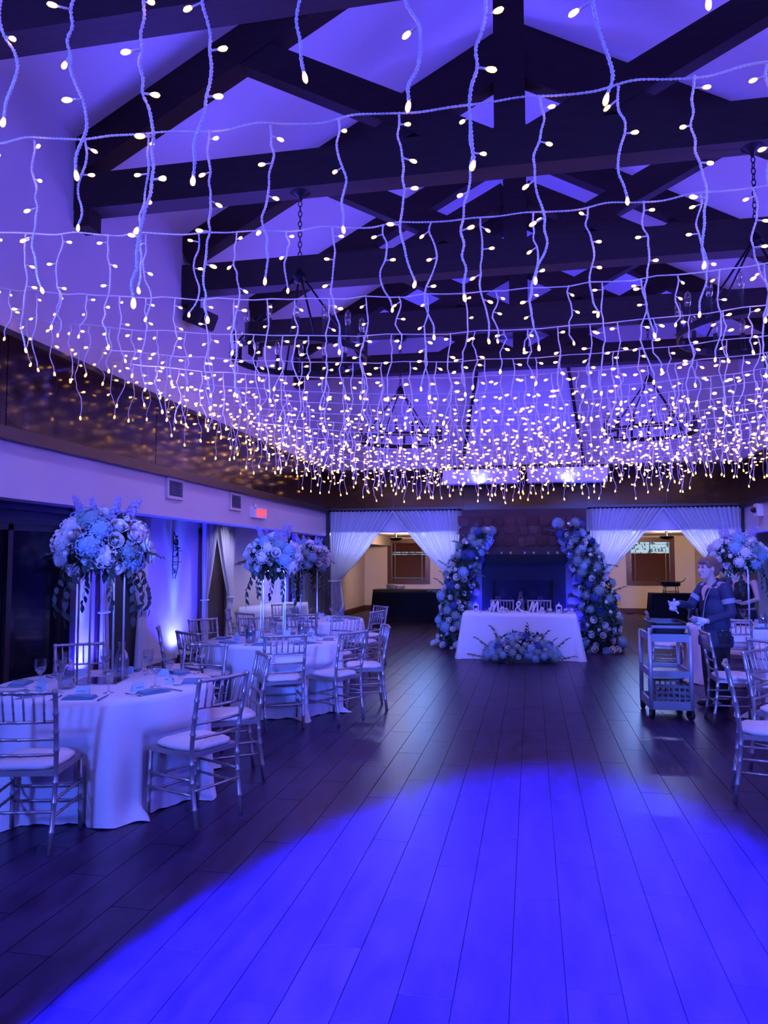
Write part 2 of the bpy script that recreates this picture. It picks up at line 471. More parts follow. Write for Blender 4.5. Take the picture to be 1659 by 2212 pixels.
for x in (XL + 0.03, XR - 0.03):
    ob('corner_post', MB().bb(x - 0.05, x + 0.05, YE - 0.07, YE + 0.03, 0, Z_WHITE - 0.05).mesh('corner_post', MT['trim']), gable)

# ---- aisle ceilings and outer walls
for nm, xa, xb in (('ceiling_aisle_left', AL, XL - 0.2), ('ceiling_aisle_right', XR + 0.2, AR)):
    ob(nm, MB().bb(xa, xb, YB, YE + 0.3, Z_AISLE, Z_AISLE + 0.1).mesh(nm, MT['plaster']), kind='structure')
DY0, DY1 = 5.2, 8.1         # dark glass door in the left aisle wall
wl = MB()
wl.bb(AL - 0.2, AL, YB, DY0, 0, 2.6); wl.bb(AL - 0.2, AL, DY1, YE + 0.3, 0, 2.6); wl.bb(AL - 0.2, AL, DY0, DY1, 2.32, 2.6)
wall_al = ob('wall_aisle_left', wl.mesh('wall_aisle_left', MT['plaster']), kind='structure')
ob('wall_aisle_right', MB().bb(AR, AR + 0.2, YB, YE + 0.3, 0, 2.6).mesh('w', MT['plaster']), kind='structure')
ob('baseboard_left', MB().bb(AL, AL + 0.02, DY1, YE, 0, 0.11).mesh('b', MT['redwood']), kind='structure')
ob('baseboard_right', MB().bb(AR - 0.02, AR, YB, YE, 0, 0.11).mesh('b', MT['redwood']), kind='structure')
# dark glass door
door = ob('door_1', MB().bb(AL - 0.10, AL - 0.085, DY0 + 0.06, DY1 - 0.06, 0.03, 2.02).mesh('door', MT['pane']), kind='structure', label='wide dark glass door in the aisle wall beside the first table')
for y in (DY0 + 0.04, DY0 + 1.0, DY0 + 1.95, DY1 - 0.04):
    ob('stile', MB().bb(AL - 0.12, AL - 0.05, y - 0.04, y + 0.04, 0, 2.04).mesh('stile', MT['trim']), door)
ob('rail', MB().bb(AL - 0.12, AL - 0.05, DY0, DY1, 0, 0.09).mesh('rail', MT['trim']), door)
ob('rail', MB().bb(AL - 0.12, AL - 0.05, DY0, DY1, 1.98, 2.06).mesh('rail', MT['trim']), door)
hd = MB(); hd.bb(AL - 0.14, AL + 0.02, DY0, DY1, 2.06, 2.32)
hd.bb(AL - 0.1, AL + 0.05, DY0 - 0.06, DY1 + 0.06, 2.10, 2.14); hd.bb(AL - 0.1, AL + 0.08, DY0 - 0.08, DY1 + 0.08, 2.2, 2.24); hd.bb(AL - 0.1, AL + 0.12, DY0 - 0.1, DY1 + 0.1, 2.29, 2.33)
ob('header', hd.mesh('header', MT['trim']), door)
ob('jamb', MB().bb(AL - 0.14, AL + 0.05, DY1, DY1 + 0.12, 0, 2.32).mesh('jamb', MT['trim']), door)

# ---- back room behind the drapes
BRZ = 2.42
wins = ((-4.71, -3.34), (2.97, 4.35)); WZ0, WZ1 = 0.89, 2.33
bw = MB()
cur = AL
for a, b in wins:
    bw.bb(cur, a, YW, YW + 0.2, 0, BRZ + 0.1); bw.bb(a, b, YW, YW + 0.2, 0, WZ0); bw.bb(a, b, YW, YW + 0.2, WZ1, BRZ + 0.1); cur = b
bw.bb(cur, AR, YW, YW + 0.2, 0, BRZ + 0.1)
ob('wall_far', bw.mesh('wall_far', MT['tan']), kind='structure')
ob('wall_backroom_left', MB().bb(AL - 0.2, AL, YE + 0.3, YW + 0.2, 0, BRZ + 0.1).mesh('w', MT['tan']), kind='structure')
ob('wall_backroom_right', MB().bb(AR - 0.28, AR, YE + 3.0, YW + 0.2, 0, BRZ + 0.1).mesh('w', MT['tan']), kind='structure')
ob('wall_backroom_return', MB().bb(AR - 0.02, AR + 0.2, YE + 0.3, YE + 3.02, 0, BRZ + 0.1).mesh('w', MT['tan']), kind='structure')
ob('ceiling_backroom', MB().bb(AL, AR, YE + 0.28, YW + 0.2, BRZ, BRZ + 0.12).mesh('c', MT['ceiling']), kind='structure')
ob('trim_1', MB().bb(AL, AL + 0.9, 18.6, YW, 2.12, BRZ).mesh('soffit_drop', MT['tan']), kind='structure')
ob('baseboard_far', MB().bb(AL, AR - 0.28, YW - 0.02, YW, 0, 0.14).mesh('b', MT['redwood']), kind='structure')
ob('baseboard_backroom_left', MB().bb(AL, AL + 0.02, YE + 0.3, YW - 0.02, 0, 0.14).mesh('b', MT['redwood']), kind='structure')
for k, (a, b) in enumerate(wins):
    m = MB()
    w_ = 0.11
    m.bb(a - 0.03, a + w_, YW - 0.05, YW + 0.12, WZ0 - 0.03, WZ1 + 0.03); m.bb(b - w_, b + 0.03, YW - 0.05, YW + 0.12, WZ0 - 0.03, WZ1 + 0.03)
    m.bb(a + w_, b - w_, YW - 0.05, YW + 0.12, WZ1 - w_, WZ1 + 0.03); m.bb(a + w_, b - w_, YW - 0.05, YW + 0.12, WZ0 - 0.03, WZ0 + w_)
    win = ob('window_%d' % (k + 1), m.mesh('window', MT['redwood']), kind='structure')
    ob('mullion', MB().bb((a + b) / 2 - 0.012, (a + b) / 2 + 0.012, YW + 0.03, YW + 0.06, WZ0 + w_, WZ1 - w_).mesh('mullion', MT['redwood']), win)
    sl = MB(); n = 36
    for i in range(n):
        z = WZ0 + w_ + 0.02 + (WZ1 - WZ0 - 2 * w_ - 0.02) * i / (n - 1)
        open_ = (k == 1 and i >= n - 11) or (k == 0 and i in (1, 24, 26))
        sl.box(((a + b) / 2, YW + 0.008, z), (b - a - 2 * w_ - 0.02, 0.045, 0.005), (RAD(18 if open_ else 66), 0, 0))
    ob('blind_slats', sl.mesh('blind_slats', MT['redwood']), win, kind='stuff')
    for x in (a + w_ + 0.12, b - w_ - 0.12):
        ob('blind_cord', MB().cyl((x, YW - 0.03, WZ0 + w_), (x, YW - 0.03, WZ1 - w_), 0.006, n=6).mesh('cord', MT['wire']), win)

# ---- chimney: stone breast with fireplace, plaster hood above
CX0, CX1 = -1.35, 1.05
CYF = 14.72
br = MB()
FX0, FX1, FZ = -0.75, 0.40, 1.26
SX0, SX1, SZ = -0.96, 0.64, 1.60
br.bb(CX0, SX0, CYF, YE + 0.3, 0, Z_WHITE - 0.05); br.bb(SX1, CX1, CYF, YE + 0.3, 0, Z_WHITE - 0.05); br.bb(SX0, SX1, CYF, YE + 0.3, SZ, Z_WHITE - 0.05)
chim = thing('stone_fireplace', 'tall fieldstone fireplace with dark firebox and mantel behind the head table', 'fireplace')
ob('breast', br.mesh('breast', MT['mortar']), chim)
sur = MB()
sur.bb(SX0, FX0, CYF - 0.03, CYF + 0.1, 0, SZ); sur.bb(FX1, SX1, CYF - 0.03, CYF + 0.1, 0, SZ); sur.bb(FX0, FX1, CYF - 0.03, CYF + 0.1, FZ, SZ)
MT['firemetal'] = mat('painted_steel', (0.007, 0.006, 0.010), 0.5, 0.0, var=0.15, spec=0.12)
ob('fire_surround', sur.mesh('surround', MT['firemetal']), chim)
fb = MB(); fb.bb(FX0, FX1, YE + 0.2, YE + 0.24, 0, FZ); fb.bb(FX0 - 0.02, FX0, CYF, YE + 0.24, 0, FZ); fb.bb(FX1, FX1 + 0.02, CYF, YE + 0.24, 0, FZ); fb.bb(FX0, FX1, CYF, YE + 0.24, FZ, FZ + 0.02)
ob('firebox', fb.mesh('firebox', MT['black']), chim)
ob('firebox_glass', MB().bb(FX0, FX1, CYF + 0.03, CYF + 0.036, 0.05, FZ).mesh('glass', MT['pane']), chim)
ob('mantel_shelf', MB().bb(-1.02, 0.70, CYF - 0.24, CYF + 0.02, 1.64, 1.76).bb(-0.98, 0.66, CYF - 0.18, CYF + 0.02, 1.58, 1.64).mesh('mantel', MT['firemetal']), chim)
ob('hearth', MB().bb(-1.2, 0.9, CYF - 0.35, CYF, 0, 0.09).mesh('hearth', MT['stone']), chim)
# stones
def stone_mesh(seed):
    r = random.Random(seed); n = 11
    ang = sorted(2 * math.pi * (j + r.uniform(-0.3, 0.3)) / n for j in range(n))
    rr = [r.uniform(0.84, 1.0) / max(abs(math.cos(a)), abs(math.sin(a))) ** 0.75 for a in ang]
    m = MB()
    ring0 = [(math.cos(a) * q, 0.0, math.sin(a) * q) for a, q in zip(ang, rr)]
    ring1 = [(math.cos(a) * q * 0.82, -0.75, math.sin(a) * q * 0.82) for a, q in zip(ang, rr)]
    m.add(ring0 + ring1 + [(0.05, -1.0, 0.05)], [(j, (j + 1) % n, n + (j + 1) % n, n + j) for j in range(n)] + [(n + j, n + (j + 1) % n, 2 * n) for j in range(n)], True)
    return m.mesh('stone', MT['stone'])
stones = [stone_mesh(s) for s in range(6)]
sr = random.Random(5)
z = 0.14; row = 0
while z < Z_WHITE - 0.12:
    hgt = sr.uniform(0.14, 0.19)
    x = CX0 + sr.uniform(0.05, 0.12)
    while x < CX1 - 0.06:
        wd = sr.uniform(0.13, 0.27)
        if not (SX0 - wd * 0.55 < x < SX1 + wd * 0.55 and z < SZ + 0.24):
            ob('stone', stones[sr.randrange(6)], chim, (x, CYF + 0.005, z + sr.uniform(-0.02, 0.02)), (0, sr.uniform(-0.18, 0.18), 0), (wd * 0.585, sr.uniform(0.03, 0.06), hgt * 0.63))
        x += wd * 1.12
    z += hgt * 1.15; row += 1
hood = MB()
hb, htop = (-1.30, 0.98), (-0.99, 0.72)
hz0, hz1 = Z_PAN + 0.05, 6.1
def hoodpts(xa, xb, z, y): return [(xa, y, z), (xb, y, z)]
k = (hz1 - hz0) / (5.5 - 3.5)
tx0, tx1 = hb[0] + (htop[0] - hb[0]) * k, hb[1] + (htop[1] - hb[1]) * k
v = [(hb[0], YE - 0.30, hz0), (hb[1], YE - 0.30, hz0), (tx1, YE - 0.12, hz1), (tx0, YE - 0.12, hz1), (hb[0] - 0.0, YE + 0.05, hz0), (hb[1], YE + 0.05, hz0), (tx1, YE + 0.05, hz1), (tx0, YE + 0.05, hz1)]
hood.add(v, [(0, 1, 2, 3), (0, 3, 7, 4), (1, 5, 6, 2), (0, 4, 5, 1), (3, 2, 6, 7)], False)
ob('hood', hood.mesh('hood', MT['ceiling']), chim, label='tapering plaster chimney hood')
for (xa, xb, ya) in ((hb[0], tx0, -1), (hb[1], tx1, 1)):
    ob('hood_side_shade', MB().bar((xa + 0.03 * ya, YE - 0.27, hz0), (xb + 0.03 * ya, YE - 0.10, hz1), 0.06, 0.10, (0, 1, 0)).mesh('edge', MT['trim']), chim)  # dark strips standing in for the shade on the hood's sides
ob('ledge_board', MB().bb(-1.69, -0.22, 14.46, 14.72, 3.14, 3.42).mesh('board', MT['white']), chim)
ob('ledge_board', MB().bb(-0.06, 1.43, 14.46, 14.72, 3.14, 3.42).mesh('board', MT['white']), chim)
ob('ledge_shelf', MB().bb(-1.72, 1.46, 14.55, YE - 0.04, 3.42, 3.45).mesh('shelf', MT['trim']), chim)

# ================================================================== ROOF TRUSSES
TB = 4.95          # underside of tie beams
def truss(k, y):
    nth = ('first', 'second', 'third', 'fourth', 'fifth', 'sixth')[k]
    t = thing('roof_truss', 'dark stained timber roof truss, %s one back from the camera' % nth, 'truss', (X0, y, TB), 0, 'roof trusses across the hall')
    hw = XR - X0
    ob('tie_beam', MB().bb(-hw, hw, -0.11, 0.11, 0, 0.34).mesh('tie', MT['beam']), t)
    ztop = Z_RIDGE - TB
    ob('king_post', MB().bb(-0.13, 0.13, -0.10, 0.10, 0.34, ztop - 0.06).mesh('king', MT['beam']), t)
    for s in (-1, 1):
        e = Z_EAVE - TB
        p0 = Vector((s * hw, 0, e - 0.19)); p1 = Vector((s * 0.02, 0, e + SLOPE * (hw - 0.02) - 0.19))
        ob('rafter', MB().bar(p0, p1, 0.2, 0.33, (0, 0, 1)).mesh('rafter', MT['beam']), t)
        ob('strut', MB().bar((s * 0.10, 0, 0.17), (s * 2.38, 0, 1.36), 0.18, 0.28).mesh('strut', MT['beam']), t)
        ob('brace', MB().bar((s * 1.62, 0, 0.11), (s * 0.10, 0, 0.905), 0.16, 0.235).mesh('brace', MT['beam']), t)
        ob('corbel', MB().bb(s * (hw - 0.16), s * hw, -0.10, 0.10, -0.16, 0).mesh('corbel', MT['beam']), t)
    return t
TRUSS_Y = [1.8, 4.0, 6.2, 8.4, 10.6, 12.8]
for k, y in enumerate(TRUSS_Y):
    truss(k, y)

# ================================================================== GARDEN BEHIND THE WINDOWS
def hedge(x0, x1, y, h, seed):
    r = random.Random(seed); m = MB()
    m.bb(x0, x1, y + 0.3, y + 0.6, 0, h * 0.55)
    for i in range(900):
        p = Vector((r.uniform(x0, x1), y + r.uniform(-0.2, 0.5), h * r.random() ** 0.8)); s = r.uniform(0.05, 0.12)
        q = Euler((r.uniform(0, 6), r.uniform(0, 6), r.uniform(0, 6))).to_matrix()
        m.add([p + q @ Vector(v_) for v_ in ((-s, 0, 0), (0, -s * 0.45, 0.01), (s, 0, 0), (0, s * 0.45, 0.01))], [(0, 1, 2, 3)], False)
    return m
MT['hedge'] = mat('hedge_leaf', (0.10, 0.26, 0.16), 0.6, var=0.4, vscale=6)
o = ob('hedge', hedge(1.5, 7.0, 27.0, 2.25, 4).mesh('hedge', MT['hedge']), kind='stuff', label='green hedge outside the far window on the cart side', cat='hedge')
o = ob('hedge', hedge(-7.5, -2.5, 27.0, 2.25, 5).mesh('hedge', MT['hedge']), kind='stuff', label='green hedge outside the far window on the curtain-wall side', cat='hedge')
ob('ground', MB().bb(-9, 9, YW + 0.32, 29, -0.14, -0.02).mesh('ground', MT['hedge']), kind='structure')

# ================================================================== CHANDELIERS
def make_chandelier():
    t = thing('chandelier', '-', 'chandelier')
    Rr, N = 0.59, 16
    ring = MB()
    for zz, rr, hh, ww in ((0.0, Rr, 0.055, 0.014),):
        ring.grid(lambda u, v: (math.cos(u * 2 * math.pi) * (rr + ww * (0 if v in (0, .25, 1) else 1)), math.sin(u * 2 * math.pi) * (rr + ww * (0 if v in (0, .25, 1) else 1)), (-hh / 2 if v in (0, .75, 1) else hh / 2) if v != .5 else hh / 2), 48, 4, False, True)
    ob('ring', ring.mesh('ring', MT['iron']), t)
    sock = MB().lathe([(0.03, -0.05), (0.03, -0.035), (0.018, -0.03), (0.02, 0.09), (0.022, 0.10)], 8).mesh('socket', MT['candle'])
    blb = MB().lathe([(0.012, 0.10), (0.026, 0.13), (0.028, 0.18), (0.022, 0.215), (0.004, 0.235)], 8).mesh('bulb', MT['clearbulb'])
    fil = MB().cyl((0, 0, 0.115), (0, 0, 0.19), 0.004, n=5).mesh('filament', MT['gold'])
    for i in range(N):
        a = 2 * math.pi * i / N + 0.1
        s = ob('candle_socket', sock, t, (math.cos(a) * Rr, math.sin(a) * Rr, 0.06))
        ob('bulb', blb, s); ob('filament', fil, s)
    hub_z = 0.73
    ob('hub', MB().lathe([(0.01, hub_z - 0.06), (0.05, hub_z - 0.05), (0.06, hub_z), (0.03, hub_z + 0.06), (0.01, hub_z + 0.08)], 12).mesh('hub', MT['iron']), t)
    for i in range(4):
        a = 2 * math.pi * i / 4 + 0.35
        ob('rod', MB().cyl((math.cos(a) * 0.03, math.sin(a) * 0.03, hub_z), (math.cos(a) * Rr, math.sin(a) * Rr, 0.02), 0.009, n=6).mesh('rod', MT['iron']), t)
    ch = MB(); z = hub_z + 0.08; i = 0
    while z < 1.45:
        pts = [(0.016 * math.cos(q), 0, z + 0.025 + 0.03 * math.sin(q)) if i % 2 == 0 else (0, 0.016 * math.cos(q), z + 0.025 + 0.03 * math.sin(q)) for q in [2 * math.pi * j / 8 for j in range(9)]]
        ch.tube(pts, 0.0045, 5, False); z += 0.047; i += 1
    ob('chain', ch.mesh('chain', MT['iron']), t)
    ob('ceiling_plate', MB().lathe([(0.09, 1.53), (0.09, 1.50), (0.03, 1.46), (0.015, 1.43)], 14).mesh('plate', MT['iron']), t)
    return t
chd = make_chandelier(); cu = [False]
for x, y, lab in ((-2.0, 6.2, 'black iron ring chandelier above the aisle between the first two tables'),
                  (1.78, 6.2, 'black iron ring chandelier hung high beside the cart-side row of tables'),
                  (-1.86, 10.6, 'smaller looking black ring chandelier near the curtain-wall side of the fireplace'),
                  (1.62, 10.6, 'far black ring chandelier hanging above the cart-side aisle near the fireplace')):
    place(chd, cu, (x, y, 3.45 if y < 8 else 3.40), rnd.uniform(0, 0.4), lab, 'ring chandeliers under the trusses')

# ================================================================== ICICLE LIGHT STRINGS
bulb_one = MB()
bulb_one.lathe([(0.003, 0.0), (0.0065, 0.005), (0.0088, 0.017), (0.0075, 0.027), (0.002, 0.033)], 7)
bulb_me = bulb_one.mesh('bulb', MT['bulb'])
def frame_to(d):
    return Vector(d).to_track_quat('Z', 'Y')

def twisted(mb, pts, r, pitch=0.022, step=0.0065):
    """two strands wound round each other along the polyline"""
    pts = [Vector(p) for p in pts]; path = []
    for i in range(len(pts) - 1):
        p0, p1, p2, p3 = pts[max(0, i - 1)], pts[i], pts[i + 1], pts[min(len(pts) - 1, i + 2)]
        n = max(1, int((p2 - p1).length / step))
        for j in range(n):
            q = j / n
            path.append(0.5 * ((2 * p1) + (p2 - p0) * q + (2 * p0 - 5 * p1 + 4 * p2 - p3) * q * q + (3 * p1 - p0 - 3 * p2 + p3) * q ** 3))
    path.append(pts[-1])
    d = (pts[-1] - pts[0]).normalized()
    a = d.orthogonal().normalized(); b = d.cross(a)
    for s in (0, math.pi):
        L_ = 0; out = []
        for i, p in enumerate(path):
            if i: L_ += (p - path[i - 1]).length
            t = 2 * math.pi * L_ / pitch + s
            out.append(p + (a * math.cos(t) + b * math.sin(t)) * r * 0.55)
        mb.tube(out, r * 0.62, 4)

def icicle(k, y, lab, drops=None, single=True, bscale=1.0, wr=0.0052):
    r = random.Random(100 + k)
    zc, cs = (3.26 if y > 9.9 and y < 11.3 else 3.28 if 5.5 < y < 6.9 else 3.30), 0.021
    def zz(x): return zc + cs * (x - X0) ** 2
    t = thing('icicle_light_string', lab, 'string light', (0, y, 0), 0, 'icicle light strings across the hall')
    n = 64 if y < 5 else 36
    pts = [(XL + 0.05 + (XR - XL - 0.1) * i / n, 0.012 * math.sin(i * 1.7), zz(XL + (XR - XL) * i / n) + 0.006 * math.sin(i * 2.3)) for i in range(n + 1)]
    cm = MB()
    if y < 4: twisted(cm, pts, wr * 0.9, 0.03, 0.009)
    else: cm.tube(pts, wr * 0.85, 5, False)
    ob('cord', cm.mesh('cord', MT['wire']), t)
    if drops is None:
        drops = []
        x = XL + 0.15
        while x < XR - 0.1:
            drops.append((x, r.choice((0.32, 0.42, 0.5, 0.58, 0.66)) + r.uniform(-0.05, 0.05)))
            x += r.uniform(0.17, 0.25)
    for (x, ln) in drops:
        z0 = zz(x)
        nb = max(3, int(ln / 0.118))
        w = MB(); pp = []; bl = []
        m_ = nb * 3
        ph = r.uniform(0, 6.28); amp = r.uniform(0.010, 0.024)
        drift = r.uniform(-0.05, 0.05)
        for i in range(m_ + 1):
            q = i / m_
            pp.append(Vector((amp * math.sin(ph + q * 9) * min(1, q * 4) + drift * q * q, 0.6 * amp * math.cos(ph * 1.3 + q * 7) * min(1, q * 4), -ln * q)))
        for i in range(1, m_):
            pp[i] += Vector((r.uniform(-0.007, 0.007), r.uniform(-0.005, 0.005), 0))
        if y < 4: twisted(w, pp, wr)
        else: w.tube(pp, [wr if i % 2 else wr * 0.8 for i in range(m_ + 1)], 5)
        s = r.choice((-1, 1))
        for b in range(nb):
            base = pp[min(m_, int((b + 0.6) / nb * m_))]
            if b == nb - 1:
                d = Vector((r.uniform(-.3, .3), r.uniform(-.3, .3), -1)).normalized(); base = pp[-1]; L_ = 0.0
            else:
                d = Vector((s, r.uniform(-0.8, 0.8), r.uniform(-0.55, 0.15))).normalized(); L_ = r.uniform(0.018, 0.034); s = -s if r.random() < 0.75 else s
                w.tube([base, base + d * (L_ + 0.006)], wr * 0.7, 4)
            bl.append((base + d * L_, d))
        dw = ob('drop_wire', w.mesh('drop_wire', MT['wire']), t, (x, 0, z0))
        if single:
            for p, d in bl:
                o = ob('bulb', bulb_me, dw, p, (0, 0, 0), (bscale,) * 3)
                o.rotation_euler = frame_to(d).to_euler()
        else:
            mb = MB()
            for p, d in bl:
                mb.merge(bulb_one, Matrix.Translation(p) @ frame_to(d).to_matrix().to_4x4() @ Matrix.Scale(bscale, 4))
            ob('bulbs', mb.mesh('bulbs', MT['bulb']), dw, kind='stuff')
    return t
ORD = ['first', 'second', 'third', 'fourth', 'fifth', 'sixth', 'seventh', 'eighth', 'ninth', 'tenth', 'eleventh', 'twelfth', 'thirteenth', 'fourteenth', 'fifteenth', 'sixteenth', 'seventeenth']
def fill(dr):
    """measured drops in view, carried on at the same pitch to both walls"""
    xs_ = sorted(d[0] for d in dr); r = random.Random(len(dr)); out = list(dr)
    x = xs_[0] - 0.22
    while x > XL + 0.1: out.append((x, r.uniform(0.3, 0.65))); x -= r.uniform(0.19, 0.25)
    x = xs_[-1] + 0.22
    while x < XR - 0.1: out.append((x, r.uniform(0.3, 0.65))); x += r.uniform(0.19, 0.25)
    return out
D0 = [(-1.22, 0.62), (-1.00, 0.98), (-0.82, 0.66), (-0.56, 0.40), (-0.29, 0.52), (-0.10, 0.68), (0.16, 0.55), (0.38, 0.36), (0.58, 0.60)]
D1 = [(-1.98, 0.62), (-1.75, 0.36), (-1.47, 0.62), (-1.21, 0.74), (-0.96, 0.60), (-0.69, 0.42), (-0.46, 0.64), (-0.20, 0.70), (0.05, 0.66), (0.32, 0.40), (0.57, 0.66), (0.80, 0.62)]
D2 = [(-2.48, 0.5), (-2.20, 0.6), (-1.98, 0.45), (-1.68, 0.42), (-1.47, 0.62), (-1.20, 0.3), (-0.96, 0.62), (-0.70, 0.42), (-0.46, 0.56), (-0.22, 0.60), (0.03, 0.64), (0.28, 0.5), (0.53, 0.62), (0.78, 0.55), (1.0, 0.6)]
SY = [(1.75, fill(D0)), (2.6, fill(D1)), (3.5, fill(D2)), (4.5, None), (5.3, None), (6.0, None), (6.55, None), (7.3, None), (7.85, None), (8.5, None), (9.1, None), (9.8, None), (10.4, None), (11.0, None), (11.7, None), (12.5, None), (13.3, None)]
for k, (y, dr) in enumerate(SY):
    far = y > 6
    icicle(k, y, 'warm white icicle light string on white wire, %s counting away from the camera' % ORD[k], dr, single=not (y > 5), bscale=0.82 if y < 5 else (1.05 if y < 8 else 1.25), wr=0.0052 if y < 7 else 0.0044)

# ================================================================== TABLES
T1, T2, T3 = (-3.03, 4.94), (-2.84, 8.02), (-3.25, 10.90)
R1, R2, R3 = (2.72, 5.74), (2.99, 8.20), (2.86, 11.0)
TABLES = {
    'T1': (T1, 'the first round table by the dark glass door'),
    'T2': (T2, 'the middle round table of the curtain-wall row'),
    'T3': (T3, 'the last round table of the curtain-wall row'),
    'R1': (R1, 'the front round table of the cart-side row'),
    'R2': (R2, 'the round table beside the service cart'),
    'R3': (R3, 'the round table behind the server'),
}
CH = [
    (-2.84, 3.74, T1, 'silver chiavari chair closest to the camera, its back turned, at the first table', 0.1),
    (-1.93, 4.49, T1, 'silver chair with ivory cushion at the front aisle corner of the first table', -0.02),
    (-2.07, 5.57, T1, 'silver chair seen edge-on on the aisle behind the first table\'s front-corner chair', 0.0),
    (-3.93, 5.97, T1, 'silver chair facing the camera behind the carafes of the first table', 0.0),
    (-2.82, 6.15, T1, 'silver chair behind the first table with its back toward the middle table', 0.1),
    (-4.02, 7.55, T2, 'dark edge-on chair standing in front of the wall uplight by the ornament', 0.1),
    (-3.40, 7.17, T2, 'silver chair on the near wall-side of the middle table, half hidden by another chair', 0.0),
    (-4.05, 8.73, T2, 'silver chair in front of the parted white wall curtains at the middle table', 0.0),
    (-2.47, 7.22, T2, 'silver chair with its back square to the camera at the middle table', 0.06),
    (-1.80, 7.47, T2, 'silver chair at the near aisle corner of the middle table, seat showing', 0.0),
    (-1.62, 8.32, T2, 'silver chair seen nearly edge-on on the aisle side of the middle table', 0.1),
    (-3.51, 9.12, T2, 'silver chair behind the middle table on its far wall-side', 0.0),
    (-2.38, 9.42, T2, 'silver chair behind the middle table next to the aisle', 0.0),
    (-3.93, 9.81, T3, 'silver chair at the near wall-side of the last table', 0.0),
    (-3.10, 9.80, T3, 'silver chair with its back to the camera at the last table', 0.0),
    (-4.50, 10.55, T3, 'silver chair seen edge-on against the wall uplight at the last table', 0.0),
    (-4.08, 11.90, T3, 'silver chair behind the last table facing the camera', 0.0),
    (-2.22, 10.55, T3, 'silver chair on the aisle side of the last table', 0.05),
    (-2.38, 11.72, T3, 'silver chair at the far aisle corner of the last table', 0.0),
    (1.36, 5.75, R1, 'silver chair closest to the camera on the cart-side of the aisle', -0.2),
    (1.80, 6.62, R1, 'silver chair at the far aisle corner of the front cart-side table', 0.0),
    (1.74, 8.21, R2, 'silver chair seen edge-on right beside the service cart', 0.0),
    (2.12, 7.40, R2, 'silver chair cut by the frame edge at the table beside the cart', 0.0),
    (2.48, 10.03, R3, 'silver chair just behind the server, its back to the camera', 0.0),
    (1.60, 11.14, R3, 'silver chair seen through the service cart, at the table behind the server', 0.0),
    (-0.54, 13.93, (-0.54, 10), 'silver chair behind the head table on the curtain-wall side of the carafe', 0.0),
    (0.13, 13.98, (0.13, 10), 'silver chair behind the head table on the cart side of the carafe', 0.0),
]

def chair_pose(bx, by_, target, turn):
    """bx, by_: where the top of the back stands; the chair looks at target"""
    d = Vector((target[0] - bx, target[1] - by_)); d.normalize()
    a = math.atan2(d.y, d.x) + turn
    d = Vector((math.cos(a), math.sin(a)))
    p = Vector((bx, by_)) + d * 0.262
    away = p - Vector(target[:2])
    if away.length < 0.86: p = Vector(target[:2]) + away.normalized() * 0.86
    return p, a
TH = 0.76
def round_cloth(seed, folds=15, centre=(0, 0)):
    near = []
    for bx, by_, tg, _l, tn in CH:
        p, a = chair_pose(bx, by_, tg, tn)
        if (p - Vector(centre)).length < 1.3: near.append((p - Vector(centre), a))
    def tuck(x, y, z):
        """seats and legs press the hanging cloth inwards"""
        if z > 0.56: return x, y
        w = min(1.0, (0.56 - z) / 0.06)
        r0 = math.hypot(x, y); q = r0
        for p, a in near:
            while q > 0.42:
                dx, dy = x * q / r0 - p.x, y * q / r0 - p.y
                f = dx * math.cos(a) + dy * math.sin(a); g = -dx * math.sin(a) + dy * math.cos(a)
                if -0.35 < f < 0.245 and abs(g) < 0.245: q -= 0.01
                else: break
        q = r0 + (q - r0) * w
        return x * q / r0, y * q / r0

    r = random.Random(seed); Rt = 0.745
    ph = [r.uniform(0, 6.28) for _ in range(4)]
    nu, nv = 220, 28
    m = MB()
    def fn(u, v):
        a = u * 2 * math.pi
        fold = math.sin(a * folds + ph[0] + 0.9 * math.sin(a * 3 + ph[1])) + 0.5 * math.sin(a * (folds - 6) + ph[2])
        if v < 0.25:
            rr = Rt * v / 0.25; return (rr * math.cos(a), rr * math.sin(a), TH)
        q = (v - 0.25) / 0.75
        amp = 0.040 * q ** 0.7
        rr = Rt + 0.010 * min(1, q * 8) + 0.028 * q + amp * fold
        z = TH * (1 - q)
        if q > 0.85:
            rr += (q - 0.85) * 0.8 * (0.5 + 0.5 * math.sin(a * 5 + ph[3]))
            z = max(0.004, z * 0.8 + 0.006 + 0.006 * math.sin(a * 23))
        x, y = tuck(rr * math.cos(a), rr * math.sin(a), z)
        return (x, y, max(0.004, z))
    m.grid(fn, nu, nv, True, True)
    return m.mesh('tablecloth', MT['cloth'])
for i, (key, ((x, y), where)) in enumerate(TABLES.items()):
    t = thing('banquet_table', {'T1': 'round table under a floor-length white cloth nearest the dark glass door',
                                'T2': 'round white-clothed table in the middle of the curtain-wall row',
                                'T3': 'round white-clothed table last in the curtain-wall row, beside the drapes',
                                'R1': 'round white-clothed table at the front of the cart-side row, mostly out of frame',
                                'R2': 'round white-clothed table next to the grey service cart',
                                'R3': 'round white-clothed table behind the server in the blue jacket'}[key], 'table', (x, y, 0), 0, 'round banquet tables')
    ob('tablecloth', round_cloth(i + 3, 13 + i % 4, (x, y)), t)
    ob('tabletop', MB().lathe([(0.73, TH - 0.035), (0.73, TH - 0.010)], 48).mesh('tabletop', MT['redwood']), t)
    for s in (-1, 1):
        ob('leg', MB().cyl((0.3 * s, 0, 0), (0.3 * s, 0, TH - 0.03), 0.018, n=8).mesh('leg', MT['iron']), t)

